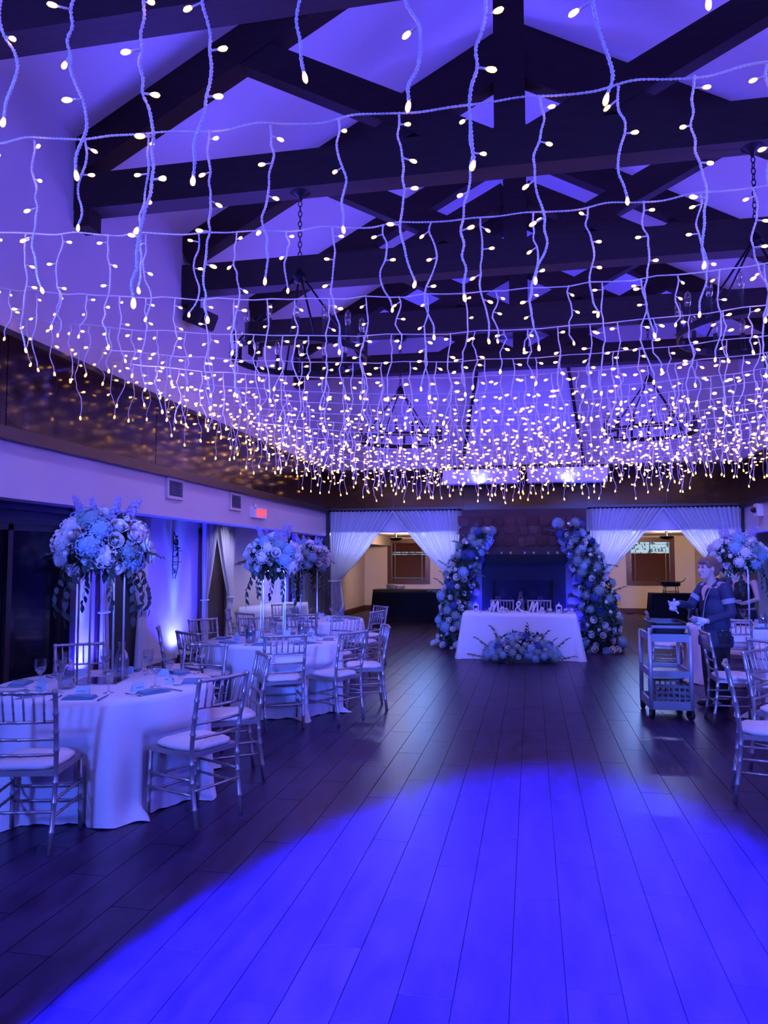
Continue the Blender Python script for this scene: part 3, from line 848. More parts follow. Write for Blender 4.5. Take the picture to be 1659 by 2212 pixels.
# ================================================================== CHIAVARI CHAIRS
def bamboo(p, r, nodes, n=8):
    """tube through points p with raised rings at the given fractions"""
    pts = []; rs = []
    p = [Vector(q) for q in p]
    seg = [0]
    for a, b in zip(p[:-1], p[1:]): seg.append(seg[-1] + (b - a).length)
    L_ = seg[-1]
    def at(s):
        for i in range(len(p) - 1):
            if s <= seg[i + 1] + 1e-9:
                return p[i].lerp(p[i + 1], (s - seg[i]) / (seg[i + 1] - seg[i]))
        return p[-1]
    st = {0.0: r, L_: r}
    for i in range(1, len(p) - 1): st[seg[i]] = r
    for q in nodes:
        for d, k in ((-0.012, 1.0), (-0.004, 1.28), (0.004, 1.28), (0.012, 1.0)): st[q * L_ + d] = r * k
    for s in sorted(st):
        if 0 <= s <= L_: pts.append(at(s)); rs.append(st[s])
    return MB().tube(pts, rs, n)
def make_chair():
    t = thing('chiavari_chair', '-', 'chair')
    S = MT['silver']
    for s in (-1, 1):
        back = [(s * 0.185, -0.235, 0), (s * 0.190, -0.200, 0.25), (s * 0.192, -0.185, 0.44), (s * 0.197, -0.205, 0.62), (s * 0.203, -0.262, 0.92)]
        ob('back_leg', bamboo(back, 0.0145, (0.13, 0.30, 0.42, 0.62, 0.735, 0.85, 0.985)).mesh('back_leg', S), t)
        ob('front_leg', bamboo([(s * 0.208, 0.205, 0), (s * 0.200, 0.190, 0.43)], 0.0145, (0.25, 0.5, 0.72)).mesh('front_leg', S), t)
        for z in (0.20, 0.29):
            ob('stretcher', bamboo([(s * 0.188, -0.20, z), (s * 0.205, 0.198, z)], 0.0085, (0.3, 0.5, 0.7), 6).mesh('stretcher', S), t)
    for z in (0.17, 0.26):
        ob('stretcher', bamboo([(-0.205, 0.198, z), (0.205, 0.198, z)], 0.0085, (0.3, 0.5, 0.7), 6).mesh('stretcher', S), t)
    ob('stretcher', bamboo([(-0.188, -0.21, 0.23), (0.188, -0.21, 0.23)], 0.0085, (0.3, 0.5, 0.7), 6).mesh('stretcher', S), t)
    fr = MB()
    o_ = [(-0.195, -0.195), (0.195, -0.195), (0.212, 0.205), (-0.212, 0.205)]
    fr.add([(x, y, 0.425) for x, y in o_] + [(x, y, 0.455) for x, y in o_], [(3, 2, 1, 0), (4, 5, 6, 7), (0, 1, 5, 4), (1, 2, 6, 5), (2, 3, 7, 6), (3, 0, 4, 7)], False)
    ob('seat_frame', fr.mesh('seat_frame', S), t)
    cu_ = MB()
    def cf(u, v):
        a = u * 2 * math.pi
        ex = lambda c, s_: (abs(c) ** 0.5) * (1 if c > 0 else -1)
        cx_, cy_ = ex(math.cos(a), 0), ex(math.sin(a), 0)
        prof = [(0.93, 0.0), (1.0, 0.012), (0.985, 0.026), (0.86, 0.040), (0.5, 0.047), (0.0, 0.049)][int(round(v * 5))]
        w_ = 0.200 - 0.012 * (cy_ < 0)
        return (cx_ * w_ * prof[0], 0.005 + cy_ * 0.195 * prof[0], 0.456 + prof[1] + 0.002 * math.sin(7 * a))
    cu_.grid(cf, 32, 5, True, True)
    ob('cushion', cu_.mesh('cushion', MT['cushion']), t)
    def by(z):
        return -0.185 - (0.02 * (z - 0.44) / 0.18 if z < 0.62 else 0.02 + 0.057 * (z - 0.62) / 0.30)
    ob('top_rail', bamboo([(-0.205, by(0.905), 0.905), (0, by(0.905) - 0.02, 0.905), (0.205, by(0.905), 0.905)], 0.0125, (0.15, 0.33, 0.5, 0.67, 0.85)).mesh('top_rail', S), t)
    for z in (0.545, 0.635, 0.735):
        ob('back_rail', bamboo([(-0.197, by(z), z), (0, by(z) - 0.016, z), (0.197, by(z), z)], 0.0095, (0.25, 0.5, 0.75), 6).mesh('back_rail', S), t)
    for i in range(6):
        x = -0.14 + 0.28 * i / 5
        ob('spindle', bamboo([(x, by(0.735) - 0.012, 0.735), (x * 1.03, by(0.905) - 0.014, 0.905)], 0.0062, (0.3, 0.6), 6).mesh('spindle', S), t)
    return t
chair = make_chair(); chu = [False]
def put_chair(bx, by_, target, label, turn=0.0, group='silver chiavari chairs'):
    p, a = chair_pose(bx, by_, target, turn)
    return place(chair, chu, (p.x, p.y, 0), a - math.pi / 2, label, group)
for bx, by_, tg, lab, tn in CH:
    put_chair(bx, by_, tg, lab, tn)

# ================================================================== TABLEWARE
goblet_prof = [(0.036, 0.0), (0.035, 0.004), (0.008, 0.010), (0.005, 0.03), (0.005, 0.075), (0.012, 0.088), (0.034, 0.115), (0.041, 0.145), (0.038, 0.195)]
goblet_me = MB().lathe(goblet_prof, 14, cap=False).mesh('goblet', MT['glass'])
flute_me = MB().lathe([(0.034, 0), (0.033, 0.004), (0.006, 0.01), (0.0045, 0.06), (0.006, 0.09), (0.024, 0.12), (0.028, 0.17), (0.024, 0.24)], 14, cap=False).mesh('flute', MT['glass'])
MT['water'] = glass_mat('iced_water', (0.80, 0.86, 0.95), 0.22)
iced_me = MB().lathe([(0.010, 0.09), (0.032, 0.116), (0.038, 0.14), (0.0, 0.142)], 12).mesh('ice', MT['water'])
def make_goblet():
    t = ob('water_goblet', goblet_me, label='-', cat='glass')
    ob('water', iced_me, t)
    return t
def make_carafe():
    t = ob('glass_carafe', MB().lathe([(0.048, 0), (0.052, 0.004), (0.055, 0.06), (0.054, 0.13), (0.045, 0.17), (0.026, 0.205), (0.024, 0.225), (0.033, 0.262)], 18, cap=False).mesh('carafe', MT['glass']), label='-', cat='carafe')
    ob('water', MB().lathe([(0.046, 0.006), (0.052, 0.06), (0.051, 0.13), (0.042, 0.165), (0.0, 0.168)], 16).mesh('water', MT['water']), t)
    return t
def make_napkin():
    m = MB()
    for i in range(3):
        w, d, z = 0.20 - 0.012 * i, 0.12 - 0.008 * i, 0.004 + 0.007 * i
        def fn(u, v, w=w, d=d, z=z):
            return ((u - .5) * w, (v - .5) * d, z + 0.004 * math.sin(u * 5 + z * 300) - 0.006 * (abs(u - .5) * 2) ** 4)
        m.grid(fn, 8, 4)
        m.bb(-w / 2, w / 2, -d / 2, d / 2, z - 0.005, z - 0.001)
    return ob('folded_napkin', m.mesh('napkin', MT['napkin']), label='-', cat='napkin')
def make_card():
    m = MB().prism([(-0.026, 0), (0.026, 0), (0.0, 0.055), (-0.002, 0.055)], -0.045, 0.045)
    t = ob('place_card', m.mesh('card', MT['card']), label='-', cat='place card')
    ink = MB()
    for i in range(7):
        ink.tube([(0.0165, -0.028 + 0.008 * i, 0.022), (0.0165, -0.024 + 0.008 * i, 0.030), (0.0165, -0.021 + 0.008 * i, 0.022)], 0.0008, 4)
    ob('handwriting', ink.mesh('ink', MT['ink']), t)
    return t
def make_knife():
    m = MB().add([(-0.008, -0.11, 0.002), (0.008, -0.11, 0.002), (0.007, -0.01, 0.003), (0.010, 0.0, 0.002), (0.009, 0.09, 0.002), (0.0, 0.115, 0.002), (-0.006, 0.0, 0.003),
                  (-0.008, -0.11, 0.007), (0.008, -0.11, 0.007), (0.007, -0.01, 0.006), (0.010, 0.0, 0.005), (0.009, 0.09, 0.004), (0.0, 0.115, 0.004), (-0.006, 0.0, 0.006)],
                 [(6, 5, 4, 3, 2, 1, 0), (7, 8, 9, 10, 11, 12, 13)] + [(i, (i + 1) % 7, 7 + (i + 1) % 7, 7 + i) for i in range(7)], False)
    return ob('table_knife', m.mesh('knife', MT['cutlery']), label='-', cat='knife')
def make_fork():
    m = MB().tube([(0, -0.10, 0.005), (0, -0.02, 0.006), (0, 0.03, 0.012), (0, 0.055, 0.008)], [0.007, 0.004, 0.004, 0.010], 6, flat=0.45)
    for i in range(4):
        x = -0.0105 + 0.007 * i
        m.tube([(x * 0.8, 0.05, 0.009), (x, 0.08, 0.006), (x, 0.105, 0.010)], 0.0016, 4)
    return ob('table_fork', m.mesh('fork', MT['cutlery']), label='-', cat='fork')
protos = dict(goblet=(make_goblet(), [False]), carafe=(make_carafe(), [False]), napkin=(make_napkin(), [False]), card=(make_card(), [False]), knife=(make_knife(), [False]), fork=(make_fork(), [False]))
SEAT = ['near side', 'near aisle corner', 'aisle side', 'far aisle corner', 'far side', 'far wall corner', 'wall side', 'near wall corner']
def put(kind, x, y, rz, lab, group):
    p, u = protos[kind]
    o = place(p, u, (x, y, TH + 0.001), rz, lab, group)
    return o
SHORT = {'T1': 'table by the glass door', 'T2': 'middle curtain-wall table', 'T3': 'last curtain-wall table', 'R1': 'front cart-side table', 'R2': 'table beside the cart', 'R3': 'table behind the server'}
for key in ('T1', 'T2', 'T3', 'R3', 'R2'):
    (cx_, cy_), where = TABLES[key]
    side = 1 if key[0] == 'T' else -1       # where the aisle is
    r = random.Random(hash(key) % 97 if False else ord(key[1]) + ord(key[0]))
    sh = SHORT[key]
    for i in range(8):
        a = -math.pi / 2 + side * i * math.pi / 4 + (0.28 if key == 'T1' else 0.1)
        c, s = math.cos(a), math.sin(a)
        pos = lambda rr, da=0.0: (cx_ + rr * math.cos(a + da), cy_ + rr * math.sin(a + da))
        jz = r.uniform(-0.12, 0.12)
        x, y = pos(0.60); put('napkin', x, y, a + math.pi / 2 + jz, 'folded slate-blue napkin at the %s of the %s' % (SEAT[i], sh), 'folded napkins on the tables')
        x, y = pos(0.44, 0.30 * side); put('goblet', x, y, 0, 'stemmed water glass at the %s of the %s' % (SEAT[i], sh), 'water glasses on the tables')
        x, y = pos(0.46, -0.06 * side); put('card', x, y, a + jz, 'blue tent place card at the %s of the %s' % (SEAT[i], sh), 'tent place cards')
        if key in ('T1', 'T2'):
            x, y = pos(0.62, 0.24); put('knife', x, y, a + math.pi / 2 + jz, 'steel table knife at the %s of the %s' % (SEAT[i], sh), 'table knives')
            x, y = pos(0.62, -0.24); put('fork', x, y, a - math.pi / 2 + jz, 'steel table fork at the %s of the %s' % (SEAT[i], sh), 'table forks')
    if key in ('T1', 'T2', 'T3', 'R3'):
        sp = {'T1': ((-3.18, 4.68, 'nearest the camera'), (-3.10, 5.25, 'behind the flower stand')), 'T2': ((-2.98, 7.62, 'nearest the camera'), (-2.55, 8.1, 'on its aisle half')),
              'T3': ((-3.45, 10.6, 'nearest the camera'), (-2.85, 10.95, 'on its aisle half')), 'R3': ((3.02, 10.75, 'beside the flower stand'), (2.75, 11.35, 'behind the flower stand'))}[key]
        for x, y, w in sp:
            put('carafe', x, y, 0, 'clear glass water carafe %s on the %s' % (w, sh), 'glass carafes')

# ================================================================== FLOWERS
def rose_mb():
    m = MB()
    m.ell((0, 0, 0.38), (0.30, 0.30, 0.50), 8, 6)
    rings = ((3, 0.30, 0.27, 0.25, 0.92, 1.0), (4, 0.36, 0.42, 0.12, 0.88, 0.85), (5, 0.44, 0.60, 0.0, 0.78, 0.72), (6, 0.52, 0.80, -0.14, 0.54, 0.62))
    for k, (n, r0, r1, z0, z1, w) in enumerate(rings):
        for j in range(n):
            a0 = 2 * math.pi * (j + 0.5 * (k % 2)) / n + 0.2 * k
            def fn(u, v, a0=a0, r0=r0, r1=r1, z0=z0, z1=z1, w=w):
                s = (u - 0.5) * 2
                a = a0 + s * w * (0.55 + 0.55 * v)
                rr = r0 + (r1 - r0) * v ** 1.3 + (0.05 if v == 1 else 0)
                z = z0 + (z1 - z0) * v - 0.16 * v * s * s - (0.05 if v == 1 else 0)
                return (rr * math.cos(a), rr * math.sin(a), z)
            m.grid(fn, 4, 3)
    return m
def hydra_mb(n=44, seed=1):
    r = random.Random(seed); m = MB()
    m.ell((0, 0, 0.1), (0.72, 0.72, 0.62), 10, 6)
    for i in range(n):
        zc_ = 1 - 1.5 * (i + 0.5) / n
        a = i * 2.39996; q = math.sqrt(max(0, 1 - zc_ * zc_))
        nrm = Vector((q * math.cos(a), q * math.sin(a), zc_))
        p = Vector((nrm.x * 0.86, nrm.y * 0.86, 0.1 + nrm.z * 0.74)) * r.uniform(0.90, 1.12)
        qn = nrm.to_track_quat('Z', 'Y').to_matrix(); tw = r.uniform(0, 1.57)
        for k in range(4):
            t = tw + k * math.pi / 2
            c, s = math.cos(t), math.sin(t)
            pts = [Vector((0, 0, 0)), Vector((0.13 * c - 0.09 * s, 0.13 * s + 0.09 * c, 0.075)), Vector((0.235 * c, 0.235 * s, -0.03)), Vector((0.13 * c + 0.09 * s, 0.13 * s - 0.09 * c, 0.075))]
            m.add([p + qn @ x for x in pts], [(0, 3, 2, 1)], False)
    return m
def small_mb():
    m = MB()
    m.ell((0, 0, 0.35), (0.5, 0.5, 0.6), 8, 6)
    for j in range(4):
        a0 = j * math.pi / 2
        m.grid(lambda u, v, a0=a0: (math.cos(a0 + (u - .5) * 1.5) * (0.42 + 0.3 * v), math.sin(a0 + (u - .5) * 1.5) * (0.42 + 0.3 * v), -0.1 + 0.7 * v - 0.2 * v * (2 * u - 1) ** 2), 3, 2)
    return m
def leaf_shape(L_, w, bend=0.25):
    """a pointed leaf along +X, six quads, a fold along the rib"""
    xs_ = (0, 0.25, 0.55, 0.8, 1.0); ws = (0.06, 0.8, 1.0, 0.6, 0.02)
    v = []
    for x, q in zip(xs_, ws):
        z = -bend * L_ * x * x
        v += [(x * L_, -w * q, z + 0.25 * w * q), (x * L_, 0, z), (x * L_, w * q, z + 0.25 * w * q)]
    f = []
    for i in range(4):
        f += [(i * 3, i * 3 + 3, i * 3 + 4, i * 3 + 1), (i * 3 + 1, i * 3 + 4, i * 3 + 5, i * 3 + 2)]
    return v, f
def sprig_mb(seed, L_=1.0, n=11, lw=0.06, ll=0.24, droop=0.5):
    r = random.Random(seed); m = MB()
    P = lambda t: Vector((L_ * t, 0.06 * math.sin(t * 4 + seed), -droop * L_ * t * t))
    m.tube([P(i / 8) for i in range(9)], [0.012 * L_ * (1.1 - i / 9) for i in range(9)], 4)
    for i in range(n):
        t = 0.15 + 0.85 * i / (n - 1); p = P(t)
        v, f = leaf_shape(ll * L_ * r.uniform(0.75, 1.1), lw * L_, 0.3)
        s = 1 if i % 2 else -1
        mt = Matrix.Translation(p) @ Euler((r.uniform(-0.7, 0.7), r.uniform(0.0, 0.5) + droop * t, s * r.uniform(0.5, 1.1) if i < n - 1 else 0)).to_matrix().to_4x4()
        m.add([mt @ Vector(q) for q in v], f, True)
    return m
def stalk_mb(seed):
    r = random.Random(seed); m = MB()
    m.tube([(0, 0, 0), (0.03, 0.02, 0.5), (0.02, 0.0, 1.0)], [0.012, 0.010, 0.005], 5)
    for i in range(34):
        z = 0.30 + 0.70 * i / 33; a = i * 2.4; q = 0.13 * (1.12 - z) + 0.03
        p = Vector((math.cos(a) * q, math.sin(a) * q, z)); nr = Vector((math.cos(a), math.sin(a), 0.35)).normalized()
        qn = nr.to_track_quat('Z', 'Y').to_matrix(); s = 0.075 * (1.3 - 0.7 * z)
        for k in range(5):
            t = k * 1.2566 + r.uniform(0, 1)
            c, sn = math.cos(t), math.sin(t)
            pts = [Vector((0, 0, 0)), Vector((s * .6 * c - s * .4 * sn, s * .6 * sn + s * .4 * c, s * .3)), Vector((s * c, s * sn, s * .1)), Vector((s * .6 * c + s * .4 * sn, s * .6 * sn - s * .4 * c, s * .3))]
            m.add([p + qn @ x for x in pts], [(0, 3, 2, 1)], False)
    return m
_rose, _hyd, _hyd2, _small = rose_mb(), hydra_mb(42, 1), hydra_mb(36, 2), small_mb()
BLOOM = {
    'rose': _rose.mesh('rose', MT['rose']), 'blush_rose': _rose.mesh('blush_rose', MT['blush']), 'blue_rose': _rose.mesh('blue_rose', MT['royal']),
    'hydrangea': _hyd.mesh('hydrangea', MT['hydra']), 'sage_hydrangea': _hyd2.mesh('sage_hydrangea', MT['hydra2']), 'white_hydrangea': _hyd2.mesh('white_hydrangea', MT['rose']),
    'royal_hydrangea': _hyd.mesh('royal_hydrangea', MT['royal']),
    'ranunculus': _small.mesh('ranunculus', MT['rose']), 'lilac_floret': _small.mesh('lilac_floret', MT['lilac']),
}
STALK = [stalk_mb(s).mesh('stalk', MT['lilac']) for s in (1, 2)]
SPRIG = [sprig_mb(s, droop=0.55).mesh('sprig', MT['leaf']) for s in (1, 2, 3)]
SPRIG_UP = [sprig_mb(s, n=15, lw=0.045, ll=0.2, droop=0.12).mesh('sprig', MT['leaf2']) for s in (4, 5)]

def bloom(t, kind, p, nrm, size, r):
    q = Vector(nrm).to_track_quat('Z', 'Y').to_euler()
    e = Euler((q.x, q.y, q.z)).to_matrix() @ Euler((0, 0, r.uniform(0, 6.28))).to_matrix()
    return ob(kind, BLOOM[kind], t, p, e.to_euler(), (size, size, size * r.uniform(0.85, 1.05)))
def sprig(t, p, d, L_, r, up=False, name='leaf_sprig'):
    d = Vector(d).normalized()
    zax = Vector((0, 0, 1)) - d * d.z
    if zax.length < 0.05: zax = Vector((0, 1, 0)) - d * d.y
    zax.normalize(); yax = zax.cross(d)
    mt = Matrix((d, yax, zax)).transposed()
    me = (SPRIG_UP if up else SPRIG)[r.randrange(2)]
    return ob(name, me, t, p, mt.to_euler(), (L_,) * 3)
def leaves(r, pts, ll=0.09, lw=0.022, n=200, m_=None):
    mb = MB()
    for i in range(n):
        p, nr = pts(r)
        v, f = leaf_shape(ll * r.uniform(0.7, 1.3), lw, 0.3)
        e = (Vector(nr) + Vector((r.uniform(-.8, .8), r.uniform(-.8, .8), r.uniform(-.8, .8)))).normalized()
        qn = e.to_track_quat('X', 'Z').to_matrix()
        mb.add([Vector(p) + qn @ Vector(q) for q in v], f, True)
    return mb.mesh('leaves', m_ or MT['leaf'])

def centerpiece(key, x, y, zc, rx_, rz_, seed, lab):
    r = random.Random(seed)
    t = thing('flower_centerpiece', lab, 'flower arrangement', (x, y, zc), 0, 'tall white and blue centrepieces')
    def shell(r_):
        while True:
            v = Vector((r_.gauss(0, 1), r_.gauss(0, 1), r_.gauss(0, 1)))
            if v.length > 0.1: break
        v.normalize(); k = r_.uniform(0.55, 0.9)
        return (v.x * rx_ * k, v.y * rx_ * k, v.z * rz_ * k), v
    core = MB(); core.ell((0, 0, -0.02), (rx_ * 0.62, rx_ * 0.62, rz_ * 0.66), 14, 9)
    ob('moss_ball', core.mesh('moss', MT['leaf']), t)
    ob('leaves', leaves(r, shell, 0.10, 0.026, 230), t, kind='stuff')
    N = 46; kinds = ['rose', 'hydrangea', 'rose', 'white_hydrangea', 'blush_rose', 'rose', 'hydrangea', 'ranunculus', 'rose', 'sage_hydrangea', 'white_hydrangea', 'ranunculus']
    size = {'rose': 0.078, 'blush_rose': 0.072, 'hydrangea': 0.094, 'sage_hydrangea': 0.09, 'white_hydrangea': 0.085, 'ranunculus': 0.042}
    order_ = list(range(N)); 
    for i in order_:
        zz_ = 1 - 1.75 * (i + 0.5) / N
        a = i * 2.39996 + seed
        q = math.sqrt(max(0, 1 - zz_ * zz_))
        nr = Vector((q * math.cos(a), q * math.sin(a), zz_))
        k = kinds[(i * 5 + seed) % len(kinds)]
        j = r.uniform(0.84, 1.0)
        p = (nr.x * rx_ * j, nr.y * rx_ * j, nr.z * rz_ * j)
        bloom(t, k, p, (nr + Vector((0, 0, 0.12))), size[k] * r.uniform(0.85, 1.15) * (rx_ / 0.31), r)
    for i in range(7):
        a = 2 * math.pi * i / 7 + seed + r.uniform(-0.3, 0.3)
        d = Vector((math.cos(a) * r.uniform(0.2, 0.75), math.sin(a) * 0.5, 1)).normalized()
        ob('delphinium', STALK[i % 2], t, (math.cos(a) * rx_ * 0.35, math.sin(a) * rx_ * 0.35, rz_ * 0.5), d.to_track_quat('Z', 'Y').to_euler(), (rz_ * r.uniform(0.85, 1.25),) * 3)
    for i in range(13):
        a = 2 * math.pi * i / 13 + seed * 0.7
        low = -0.6 if i % 3 else -0.25
        p = (math.cos(a) * rx_ * 0.75, math.sin(a) * rx_ * 0.75, rz_ * low)
        sprig(t, p, (math.cos(a) * 0.7, math.sin(a) * 0.7, -0.7 if i % 3 else 0.3), r.uniform(0.24, 0.34) if i % 3 else 0.17, r)
    return t
def stand(x, y, h, lab, rz=0.3, w=0.25):
    t = thing('flower_stand', lab, 'flower stand', (x, y, TH + 0.001), rz, 'slim metal flower stands')
    e = w / 2
    ob('base_plate', MB().bb(-e - 0.04, e + 0.04, -e - 0.04, e + 0.04, 0, 0.008).mesh('base', MT['mirror']), t)
    for sx in (-1, 1):
        for sy in (-1, 1):
            ob('upright', MB().bb(sx * e - 0.006, sx * e + 0.006, sy * e - 0.006, sy * e + 0.006, 0.008, h).mesh('upright', MT['gold']), t)
    for z in (h,):
        for s in (-1, 1):
            ob('top_bar', MB().bb(-e - 0.006, e + 0.006, s * e - 0.006, s * e + 0.006, z, z + 0.012).mesh('bar', MT['gold']), t)
            ob('top_bar', MB().bb(s * e - 0.006, s * e + 0.006, -e + 0.006, e - 0.006, z, z + 0.012).mesh('bar', MT['gold']), t)
    ob('top_plate', MB().bb(-e, e, -e, e, h + 0.002, h + 0.008).mesh('plate', MT['mirror']), t)
for key, x, y, zc, rx_, rz_, seed, l1, l2 in (
        ('T1', -3.12, 5.0, 1.755, 0.32, 0.235, 3, 'large white rose and pale blue hydrangea centrepiece above the first table', 'slim metal flower stand on the first table by the glass door'),
        ('T2', -2.88, 8.05, 1.685, 0.30, 0.225, 5, 'white and blue flower centrepiece above the middle curtain-wall table', 'slim metal flower stand on the middle curtain-wall table'),
        ('T3', -3.33, 10.9, 1.685, 0.31, 0.23, 8, 'white and blue flower centrepiece above the last curtain-wall table', 'slim metal flower stand on the last curtain-wall table'),
        ('R3', 2.79, 11.0, 1.735, 0.34, 0.25, 10, 'white and blue flower centrepiece above the table behind the server', 'slim metal flower stand on the table behind the server'),
        ('R2', 2.95, 8.25, 1.735, 0.32, 0.24, 12, 'white and blue flower centrepiece above the table beside the cart', 'slim metal flower stand on the table beside the cart')):
    hs = zc - rz_ * 0.72 - TH
    if key == 'R2': continue
    stand(x, y, hs, l2, 0.25 if key[0] == 'T' else -0.3)
    centerpiece(key, x, y, zc, rx_, rz_, seed, l1)

# ---- two flower columns framing the fireplace
def flower_column(path, rad, seed, lab):
    r = random.Random(seed)
    t = thing('flower_column', lab, 'flower column', (path[0][0], path[0][1], 0), 0, 'flower columns beside the fireplace')
    org = Vector((path[0][0], path[0][1], 0))
    P = [Vector(p) - org for p in path]
    def at(s):
        s = max(0, min(0.9999, s)) * (len(P) - 1); i = int(s); return P[i].lerp(P[i + 1], s - i), rad[i] + (rad[i + 1] - rad[i]) * (s - i)
    ob('foliage_core', MB().tube([at(i / 12)[0] for i in range(13)], [at(i / 12)[1] * 0.5 for i in range(13)], 12).mesh('core', MT['leaf']), t)
    def shell(r_):
        s = r_.random(); p, q = at(s); a = r_.uniform(0, 6.28); nr = Vector((math.cos(a), math.sin(a), r_.uniform(-0.3, 0.3)))
        return p + nr * q * r_.uniform(0.6, 0.92), nr
    ob('leaves', leaves(r, shell, 0.11, 0.030, 1300), t, kind='stuff')
    kinds = ['rose', 'royal_hydrangea', 'hydrangea', 'ranunculus', 'rose', 'sage_hydrangea', 'ranunculus', 'sage_hydrangea', 'lilac_floret', 'sage_hydrangea', 'rose', 'hydrangea', 'blue_rose', 'rose']
    size = {'rose': 0.072, 'royal_hydrangea': 0.10, 'hydrangea': 0.105, 'sage_hydrangea': 0.10, 'blue_rose': 0.075, 'ranunculus': 0.05, 'lilac_floret': 0.055}
    N = 165
    for i in range(N):
        s = (i + 0.5) / N
        p, q = at(s)
        a = i * 2.39996 + seed
        nr = Vector((math.cos(a), math.sin(a), 0.0 + (0.8 if s > 0.95 else (r.uniform(-0.15, 0.3)))))
        k = kinds[r.randrange(len(kinds))]
        bloom(t, k, p + nr * q * r.uniform(0.80, 1.0), nr, size[k] * r.uniform(0.8, 1.15), r)
    for i in range(22):
        s = r.random(); p, q = at(s); a = r.uniform(0, 6.28)
        sprig(t, p + Vector((math.cos(a), math.sin(a), 0)) * q * 0.8, (math.cos(a), math.sin(a), r.uniform(0.0, 1.0)), r.uniform(0.2, 0.36), r, up=True)
    for i in range(5):
        a = r.uniform(2.5, 5.5); p, q = at(0.0)
        bloom(t, 'rose', p + Vector((math.cos(a) * q * 1.25, math.sin(a) * q * 1.2, 0.07)), (math.cos(a), math.sin(a), 0.5), 0.08, r)
    return t
flower_column([(-1.43, 14.2, 0.0), (-1.45, 14.2, 0.45), (-1.41, 14.2, 0.9), (-1.30, 14.2, 1.45), (-1.12, 14.22, 1.88), (-0.88, 14.25, 2.1)], [0.33, 0.31, 0.29, 0.28, 0.25, 0.17], 21,
              'blue and white flower column leaning in at the curtain-wall side of the fireplace')
flower_column([(1.24, 14.1, 0.0), (1.24, 14.1, 0.45), (1.21, 14.1, 0.95), (1.05, 14.12, 1.5), (0.86, 14.16, 1.95), (0.66, 14.2, 2.2)], [0.36, 0.34, 0.32, 0.30, 0.27, 0.19], 33,
              'blue and white flower column leaning in at the cart side of the fireplace')

# ================================================================== HEAD TABLE
HX, HY = -0.22, 13.02
hw_, hd_ = 0.93, 0.38
t = thing('head_table', 'rectangular head table under a floor-length white cloth before the fireplace', 'table', (HX, HY, 0))
hc = MB()
def rect_ring(u, ex, ey, rc=0.05):
    """point on a rounded rectangle perimeter and its outward normal"""
    pts = []
    L1, L2 = 2 * ex, 2 * ey; tot = 2 * (L1 + L2); s = (u % 1.0) * tot
    if s < L1: return (-ex + s, -ey), (0, -1), min(s, L1 - s)
    s -= L1
    if s < L2: return (ex, -ey + s), (1, 0), min(s, L2 - s)
    s -= L2
    if s < L1: return (ex - s, ey), (0, 1), min(s, L1 - s)
    s -= L1
    return (-ex, ey - s), (-1, 0), min(s, L2 - s)
def hfn(u, v):
    (x, y), (nx, ny), cd = rect_ring(u, hw_, hd_)
    if v < 0.2:
        k = v / 0.2; return (x * k, y * k, TH)
    q = (v - 0.2) / 0.8
    corner = math.exp(-cd / 0.10)
    fold = math.sin(u * 2 * math.pi * 11) * 0.5 + math.sin(u * 2 * math.pi * 17 + 1)
    off = 0.006 + q * (0.035 + 0.012 * fold + 0.10 * corner * (1 + 0.4 * math.sin(cd * 60)))
    cxs, cys = (1 if x > 0 else -1), (1 if y > 0 else -1)
    dx = nx * off + (cxs * 0.10 * q * corner if nx == 0 else 0); dy = ny * off + (cys * 0.08 * q * corner if ny == 0 else 0)
    return (x + dx, y + dy, max(0.004, TH * (1 - q) - 0.004))
hc.grid(hfn, 160, 15, True, True)
ob('tablecloth', hc.mesh('headcloth', MT['cloth']), t)
ob('tabletop', MB().bb(-hw_ + 0.01, hw_ - 0.01, -hd_ + 0.01, hd_ - 0.01, TH - 0.04, TH - 0.008).mesh('top', MT['redwood']), t)
for sx in (-1, 1):
    for sy in (-1, 1):
        ob('leg', MB().cyl((sx * 0.8, sy * 0.28, 0), (sx * 0.8, sy * 0.28, TH - 0.04), 0.018, n=8).mesh('leg', MT['iron']), t)

# script letters cut from white board
def script(strokes, name, x, lab, depth=0.025, r_=0.013):
    t = thing(name, lab, 'letters', (x, HY - hd_ + 0.06, TH + 0.001), 0, 'white script letters on the head table')
    for letter, lines in strokes:
        m = MB()
        for ln in lines:
            # smooth the polyline
            pts = [Vector((a, 0, b)) for a, b in ln]
            sm = []
            for i in range(len(pts) - 1):
                p0, p1, p2, p3 = pts[max(0, i - 1)], pts[i], pts[i + 1], pts[min(len(pts) - 1, i + 2)]
                for j in range(5):
                    q = j / 5
                    sm.append(0.5 * ((2 * p1) + (p2 - p0) * q + (2 * p0 - 5 * p1 + 4 * p2 - p3) * q * q + (3 * p1 - p0 - 3 * p2 + p3) * q ** 3))
            sm.append(pts[-1])
            k = len(sm)
            rs = [r_ * (0.55 + 0.75 * abs(math.sin(math.pi * i / (k - 1) * max(1, len(ln) - 2) * 0.5 + 0.4))) for i in range(k)]
            m.tube([p + Vector((0, 0, 0)) for p in sm], rs, 8)
        ob(letter, m.mesh(letter, MT['white']), t)
    return t
M_ = [[(-0.15, 0.035), (-0.13, 0.012), (-0.10, 0.03), (-0.07, 0.10), (-0.035, 0.195), (-0.03, 0.14), (-0.035, 0.015)],
      [(-0.03, 0.04), (0.0, 0.12), (0.04, 0.2), (0.04, 0.13), (0.04, 0.03), (0.06, 0.012), (0.085, 0.035)]]
r_l = [[(0.085, 0.035), (0.105, 0.10), (0.112, 0.085), (0.125, 0.09), (0.13, 0.075), (0.122, 0.03), (0.135, 0.012), (0.165, 0.04)]]
